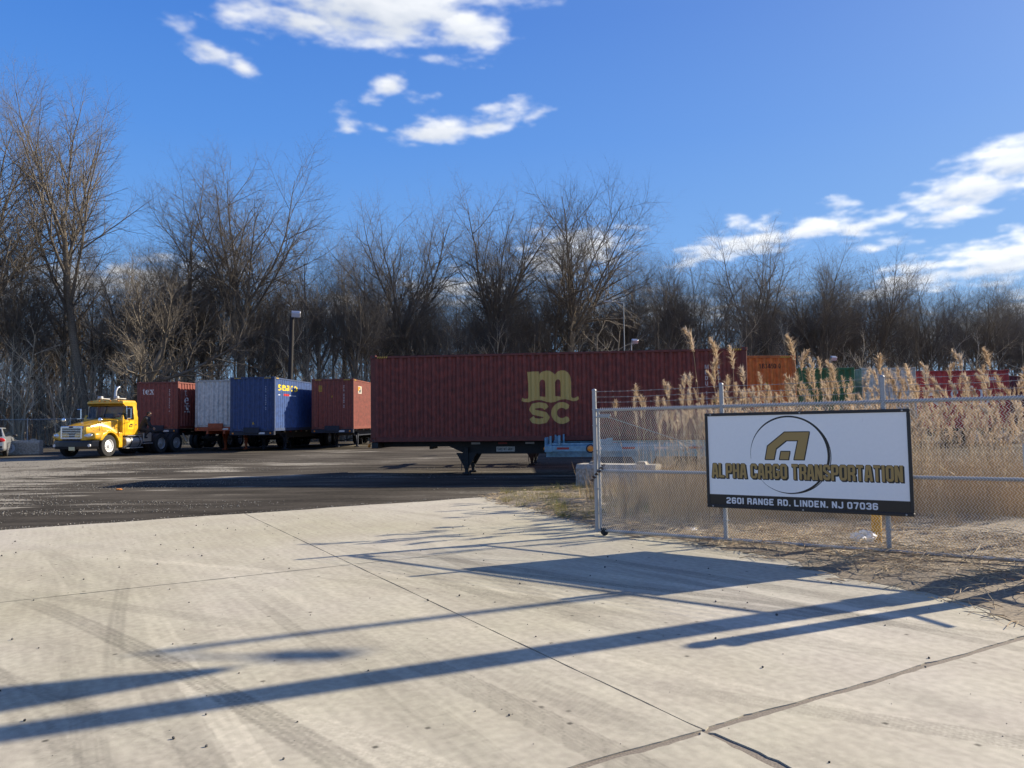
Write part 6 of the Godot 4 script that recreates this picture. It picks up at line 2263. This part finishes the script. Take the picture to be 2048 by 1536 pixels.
const BROAD := [[9, 0.62, 0.22, 0.80, 0.07, 0.03, 0.62, 9, 8], [12, 0.70, 0.24, 0.55, 0.15, 0.055, 0.16, 5, 7], [9, 0.78, 0.25, 0.48, 0.19, 0.035, 0.12, 4, 4], [7, 0.85, 0.3, 0.52, 0.24, 0.03, 0.12, 3, 3], [0, 0, 0, 0, 0.25, 0.03, 0, 3, 2]]
const VASE := [[9, 0.50, 0.2, 0.95, 0.07, 0.02, 0.66, 9, 8], [13, 0.68, 0.22, 0.50, 0.14, 0.045, 0.16, 5, 8], [9, 0.78, 0.24, 0.47, 0.19, 0.035, 0.12, 4, 4], [7, 0.85, 0.3, 0.50, 0.24, 0.03, 0.12, 3, 3], [0, 0, 0, 0, 0.25, 0.03, 0, 3, 2]]
const TALL := [[20, 0.74, 0.22, 0.34, 0.04, 0.015, 0.46, 8, 11], [10, 0.70, 0.2, 0.46, 0.14, 0.07, 0.18, 4, 5], [7, 0.78, 0.25, 0.5, 0.2, 0.04, 0.12, 3, 3], [4, 0.8, 0.3, 0.5, 0.22, 0.03, 0.2, 3, 2], [0, 0, 0, 0, 0.2, 0.05, 0, 3, 1]]
const SAPLING := [[11, 0.75, 0.25, 0.34, 0.06, 0.02, 0.22, 5, 7], [5, 0.66, 0.25, 0.46, 0.2, 0.08, 0.2, 3, 4], [3, 0.66, 0.3, 0.5, 0.22, 0.05, 0.2, 3, 2], [0, 0, 0, 0, 0.2, 0.05, 0, 3, 1]]
const SHRUB := [[6, 0.6, 0.3, 0.8, 0.12, 0.04, 0.1, 4, 4], [5, 0.6, 0.3, 0.55, 0.2, 0.05, 0.2, 3, 3], [0, 0, 0, 0, 0.25, 0.0, 0, 3, 2]]

func make_tree(shape: Array, trunk: float, r: float, sd: int, lean: Vector3) -> Array:
	var rng := RandomNumberGenerator.new()
	rng.seed = sd
	var tr := MB.new()
	var cr := MB.new()
	limb(tr, cr, Vector3(0, -0.2, 0), (Vector3.UP + lean).normalized(), trunk, r, 0, shape, rng, 0.36 if shape != TALL else 0.10)
	var top := 0.0
	for q in cr.v:
		top = maxf(top, q.y)
	return [tr.mesh(), cr.mesh(), top]

func plant_tree(kind: Array, at: Vector3, turn: float, high: float, label: String, group: String, m1: Material, m2: Material, squash := 1.0, called := "bare_tree") -> void:
	var t := thing(called, label, "tree", at, turn, group)
	var k: float = high / kind[2]
	t.scale = Vector3(k * squash, k, k * squash)
	part("trunk", kind[0], m1, t)
	part("crown", kind[1], m2, t)

func spot(r: float) -> String:  # what stands before that stretch of the woods
	for q in [[-0.61, "silver car"], [-0.485, "yellow truck"], [-0.415, "brick red container"], [-0.362, "pale grey container"], [-0.262, "blue container"], [-0.188, "rusty red container"], [-0.10, "maroon container's left end"], [0.03, "gold logo"], [0.17, "maroon container's middle"], [0.31, "maroon container's right end"], [0.372, "orange container"], [0.455, "green container"], [0.53, "off-white container"], [0.65, "bright red container"]]:
		if r < q[0]:
			return q[1]
	return "wine-red container"

func edge(r: float) -> float:  # how far off the wood's edge lies along the bearing x = r * distance; it falls back to the right
	return maxf(55.5, 70.75 / (1.0 - 0.45 * r))

func build_trees() -> void:
	var rng := RandomNumberGenerator.new()
	rng.seed = 2024
	var broad := []
	var vase := []
	var tall := []
	var sap := []
	for i in 4:
		broad.append(make_tree(BROAD, 11.0, 0.40, 100 + i, Vector3(rng.randf_range(-0.06, 0.06), 0, 0)))
	for i in 3:
		vase.append(make_tree(VASE, 9.5, 0.38, 200 + i, Vector3(rng.randf_range(-0.05, 0.05), 0, 0)))
	for i in 4:
		tall.append(make_tree(TALL, 19.0, 0.27, 300 + i, Vector3.ZERO))
	thin = 0.013
	for i in 6:
		sap.append(make_tree(SAPLING, 7.0, 0.078, 400 + i, Vector3(rng.randf_range(-0.08, 0.08), 0, 0)))
	thin = 0.0085
	var sprawl: Array = make_tree([[7, 0.85, 0.2, 1.25, 0.06, 0.0, 0.35, 9, 6], [12, 0.7, 0.25, 0.42, 0.16, 0.05, 0.2, 6, 7], [9, 0.7, 0.25, 0.46, 0.16, 0.07, 0.12, 4, 4], [7, 0.7, 0.3, 0.5, 0.2, 0.05, 0.15, 3, 3], [0, 0, 0, 0, 0.2, 0.05, 0, 3, 2]], 6.5, 0.42, 501, Vector3(0.55, 0, 0.1))
	var leaner: Array = make_tree([[8, 0.55, 0.2, 0.62, 0.05, 0.03, 0.55, 9, 8], [13, 0.6, 0.22, 0.46, 0.13, 0.09, 0.18, 5, 7], [9, 0.72, 0.25, 0.46, 0.16, 0.07, 0.12, 4, 4], [7, 0.74, 0.3, 0.50, 0.2, 0.05, 0.15, 3, 3], [0, 0, 0, 0, 0.2, 0.05, 0, 3, 2]], 15.0, 0.42, 502, Vector3(-0.22, 0, 0))
	print("tree meshes ", Time.get_ticks_msec())
	# the trees one can name: mesh, x, z, height, turn, spread, label
	for q in [
		[broad[0], -38.6, -55.5, 29.7, 0.4, 1.0, "tallest bare tree cut off by the left edge"],
		[tall[2], -35.2, -60.0, 25.0, 2.2, 0.9, "high straight tree between the leaning tree and the left edge"],
		[leaner, -31.0, -57.0, 29.0, 0.0, 0.85, "towering leaning tree with a forked crown left of the truck"],
		[sprawl, -29.6, -56.5, 16.5, 0.0, 1.0, "dark sprawling tree with low crooked limbs behind the truck"],
		[tall[0], -24.6, -59.0, 24.3, 1.0, 1.1, "straight narrow tree above the pale grey container"],
		[vase[0], -20.6, -58.0, 25.5, 0.6, 1.05, "broad round-crowned tree above the blue container"],
		[tall[1], -15.2, -57.0, 18.1, 2.0, 0.9, "slender feathery tree right of the floodlight pole"],
		[tall[2], -11.6, -62.0, 19.7, 0.3, 0.9, "thin upright tree above the rusty red container"],
		[vase[1], -8.8, -60.0, 21.2, 1.9, 0.95, "dense oval-crowned tree above the maroon container's left end"],
		[vase[2], -1.0, -60.5, 22.5, 0.2, 1.0, "high fan-crowned tree above the maroon container's middle"],
		[broad[1], 3.8, -61.0, 22.2, 2.9, 1.0, "wide tree with long limbs reaching right above the gold logo"],
		[tall[3], 10.0, -66.0, 17.8, 0.9, 1.0, "rounded tree above the thin street lamp"],
		[tall[0], 14.2, -68.0, 18.6, 2.6, 1.0, "narrow tree above the right part of the maroon container"],
		[vase[0], 22.6, -71.0, 21.8, 3.6, 0.95, "tallest tree above the orange container"],
		[broad[2], 29.0, -73.0, 21.2, 1.2, 0.9, "spreading tree above the green container"],
		[vase[1], 35.0, -74.0, 19.2, 0.5, 0.9, "round tree above the off-white container"],
		[broad[3], 41.0, -76.0, 17.7, 2.2, 0.9, "low broad tree above the bright red container"],
		[vase[2], 46.5, -77.0, 15.8, 4.0, 0.9, "small round tree left of the gap at the right edge"],
		[broad[0], 51.5, -79.0, 15.1, 5.0, 0.7, "thin open tree standing against the sky at the right edge"],
	]:
		var r: float = q[1] / -q[2]
		var off: float = -q[2] - 56.0 - maxf(0.0, q[1]) * 0.36
		var far := edge(r) + clampf(off, 0.0, 5.0)
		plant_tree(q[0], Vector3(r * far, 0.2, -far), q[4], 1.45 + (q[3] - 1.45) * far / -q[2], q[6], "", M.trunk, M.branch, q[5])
	# the rest of the wood's edge: no two told apart in the picture
	var kinds := [broad, vase, tall]
	for i in 100:
		var f := (i + rng.randf()) / 100.0
		var r := lerpf(-0.88, 0.80, f)
		var far := edge(r) + 0.5 + 13.0 * pow(rng.randf(), 1.3)
		var high := lerpf(20.5, 12.5, f) * rng.randf_range(0.78, 1.08) * far / 62.0
		var set_: Array = kinds[[0, 1, 2, 2, 2, 2][rng.randi() % 6]]
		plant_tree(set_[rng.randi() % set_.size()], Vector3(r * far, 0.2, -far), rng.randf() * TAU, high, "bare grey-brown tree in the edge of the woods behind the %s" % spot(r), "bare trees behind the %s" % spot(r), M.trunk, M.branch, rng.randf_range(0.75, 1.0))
	for i in 230:
		var f := (i + rng.randf()) / 230.0
		var r := lerpf(-0.86, 0.78, f)
		var far := edge(r) - 0.5 + pow(rng.randf(), 1.4) * 8.0
		var high := lerpf(9.5, 7.5, f) * rng.randf_range(0.5, 1.25) * far / 60.0
		var pale := rng.randf() < 0.72
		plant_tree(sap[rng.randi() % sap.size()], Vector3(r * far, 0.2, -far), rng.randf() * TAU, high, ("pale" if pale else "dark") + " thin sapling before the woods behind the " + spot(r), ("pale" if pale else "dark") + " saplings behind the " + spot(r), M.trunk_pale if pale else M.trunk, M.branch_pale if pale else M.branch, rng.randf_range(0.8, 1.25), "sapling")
	# what lies deeper reads as one mass
	var where := []
	for i in 200:
		var r := rng.randf_range(-1.0, 0.85)
		var z := -edge(r) - 8.0 - rng.randf_range(2.0, 30.0)
		var x := -r * z
		if r > 0.55 and rng.randf() < 0.5:
			continue
		var k := rng.randf_range(0.5, 0.8) * lerpf(1.0, 0.72, clampf((r + 0.7) / 1.4, 0.0, 1.0)) * -z / 75.0
		where.append(Transform3D(Basis(Vector3.UP, rng.randf() * TAU).scaled(Vector3.ONE * k), Vector3(x, 0.1, z)))
	var wood := thing("distant_woods", "deep bare woods behind the first trees", "woods")
	wood.set_meta("kind", "stuff")
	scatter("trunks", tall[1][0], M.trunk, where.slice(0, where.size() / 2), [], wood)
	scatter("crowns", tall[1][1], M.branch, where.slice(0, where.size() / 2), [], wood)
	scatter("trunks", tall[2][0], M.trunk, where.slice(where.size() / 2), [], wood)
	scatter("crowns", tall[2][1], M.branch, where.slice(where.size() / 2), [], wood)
	thin = 0.010
	var sh: Array = make_tree(SHRUB, 1.6, 0.034, 600, Vector3(0.1, 0, 0))
	var sh2: Array = make_tree(SHRUB, 1.6, 0.034, 601, Vector3(-0.15, 0, 0.1))
	for kind in 2:
		where = []
		for i in 1300:
			var r := rng.randf_range(-0.92, 0.82)
			var z := -edge(r) + 0.6 - pow(rng.randf(), 1.3) * 14.0
			var k := rng.randf_range(0.7, 2.7)
			if i > 300:
				z = -edge(r) - rng.randf_range(9.0, 34.0)
				k = rng.randf_range(1.2, 3.4)
			var x := -r * z
			where.append(Transform3D(Basis(Vector3.UP, rng.randf() * TAU).scaled(Vector3(k, k * rng.randf_range(0.9, 1.5), k)), Vector3(x, 0.15, z)))
		var us := thing("undergrowth", ["tangled grey-brown brush at the foot of the woods", "tangled reddish brush at the foot of the woods"][kind], "undergrowth")
		us.set_meta("kind", "stuff")
		var cm: Array = [sh, sh2][kind]
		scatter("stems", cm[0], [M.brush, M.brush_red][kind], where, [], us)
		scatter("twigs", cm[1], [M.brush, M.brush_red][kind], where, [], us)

func _ready() -> void:
	var t0 := Time.get_ticks_msec()
	setup_view()
	print("view ", Time.get_ticks_msec() - t0)
	setup_materials()
	M.navy_steel = mat(lin(0.018, 0.026, 0.05), 0.6, 0.2, M.grime, 0.8)
	M.alu_white = mat(lin(0.72, 0.72, 0.72), 0.35, 0.35)
	M.car_wheel = make_wheel(0.32, 0.2, null)
	M.bark_dark = mat(lin(0.025, 0.022, 0.02), 0.9)
	M.stem_plain = mat(lin(0.50, 0.39, 0.24), 0.8)
	build_ground()
	print("ground ", Time.get_ticks_msec() - t0)
	build_containers()
	print("containers ", Time.get_ticks_msec() - t0)
	build_truck()
	build_car()
	print("vehicles ", Time.get_ticks_msec() - t0)
	build_gate()
	build_furniture()
	build_plants()
	print("plants ", Time.get_ticks_msec() - t0)
	build_trees()
	print("trees ", Time.get_ticks_msec() - t0)
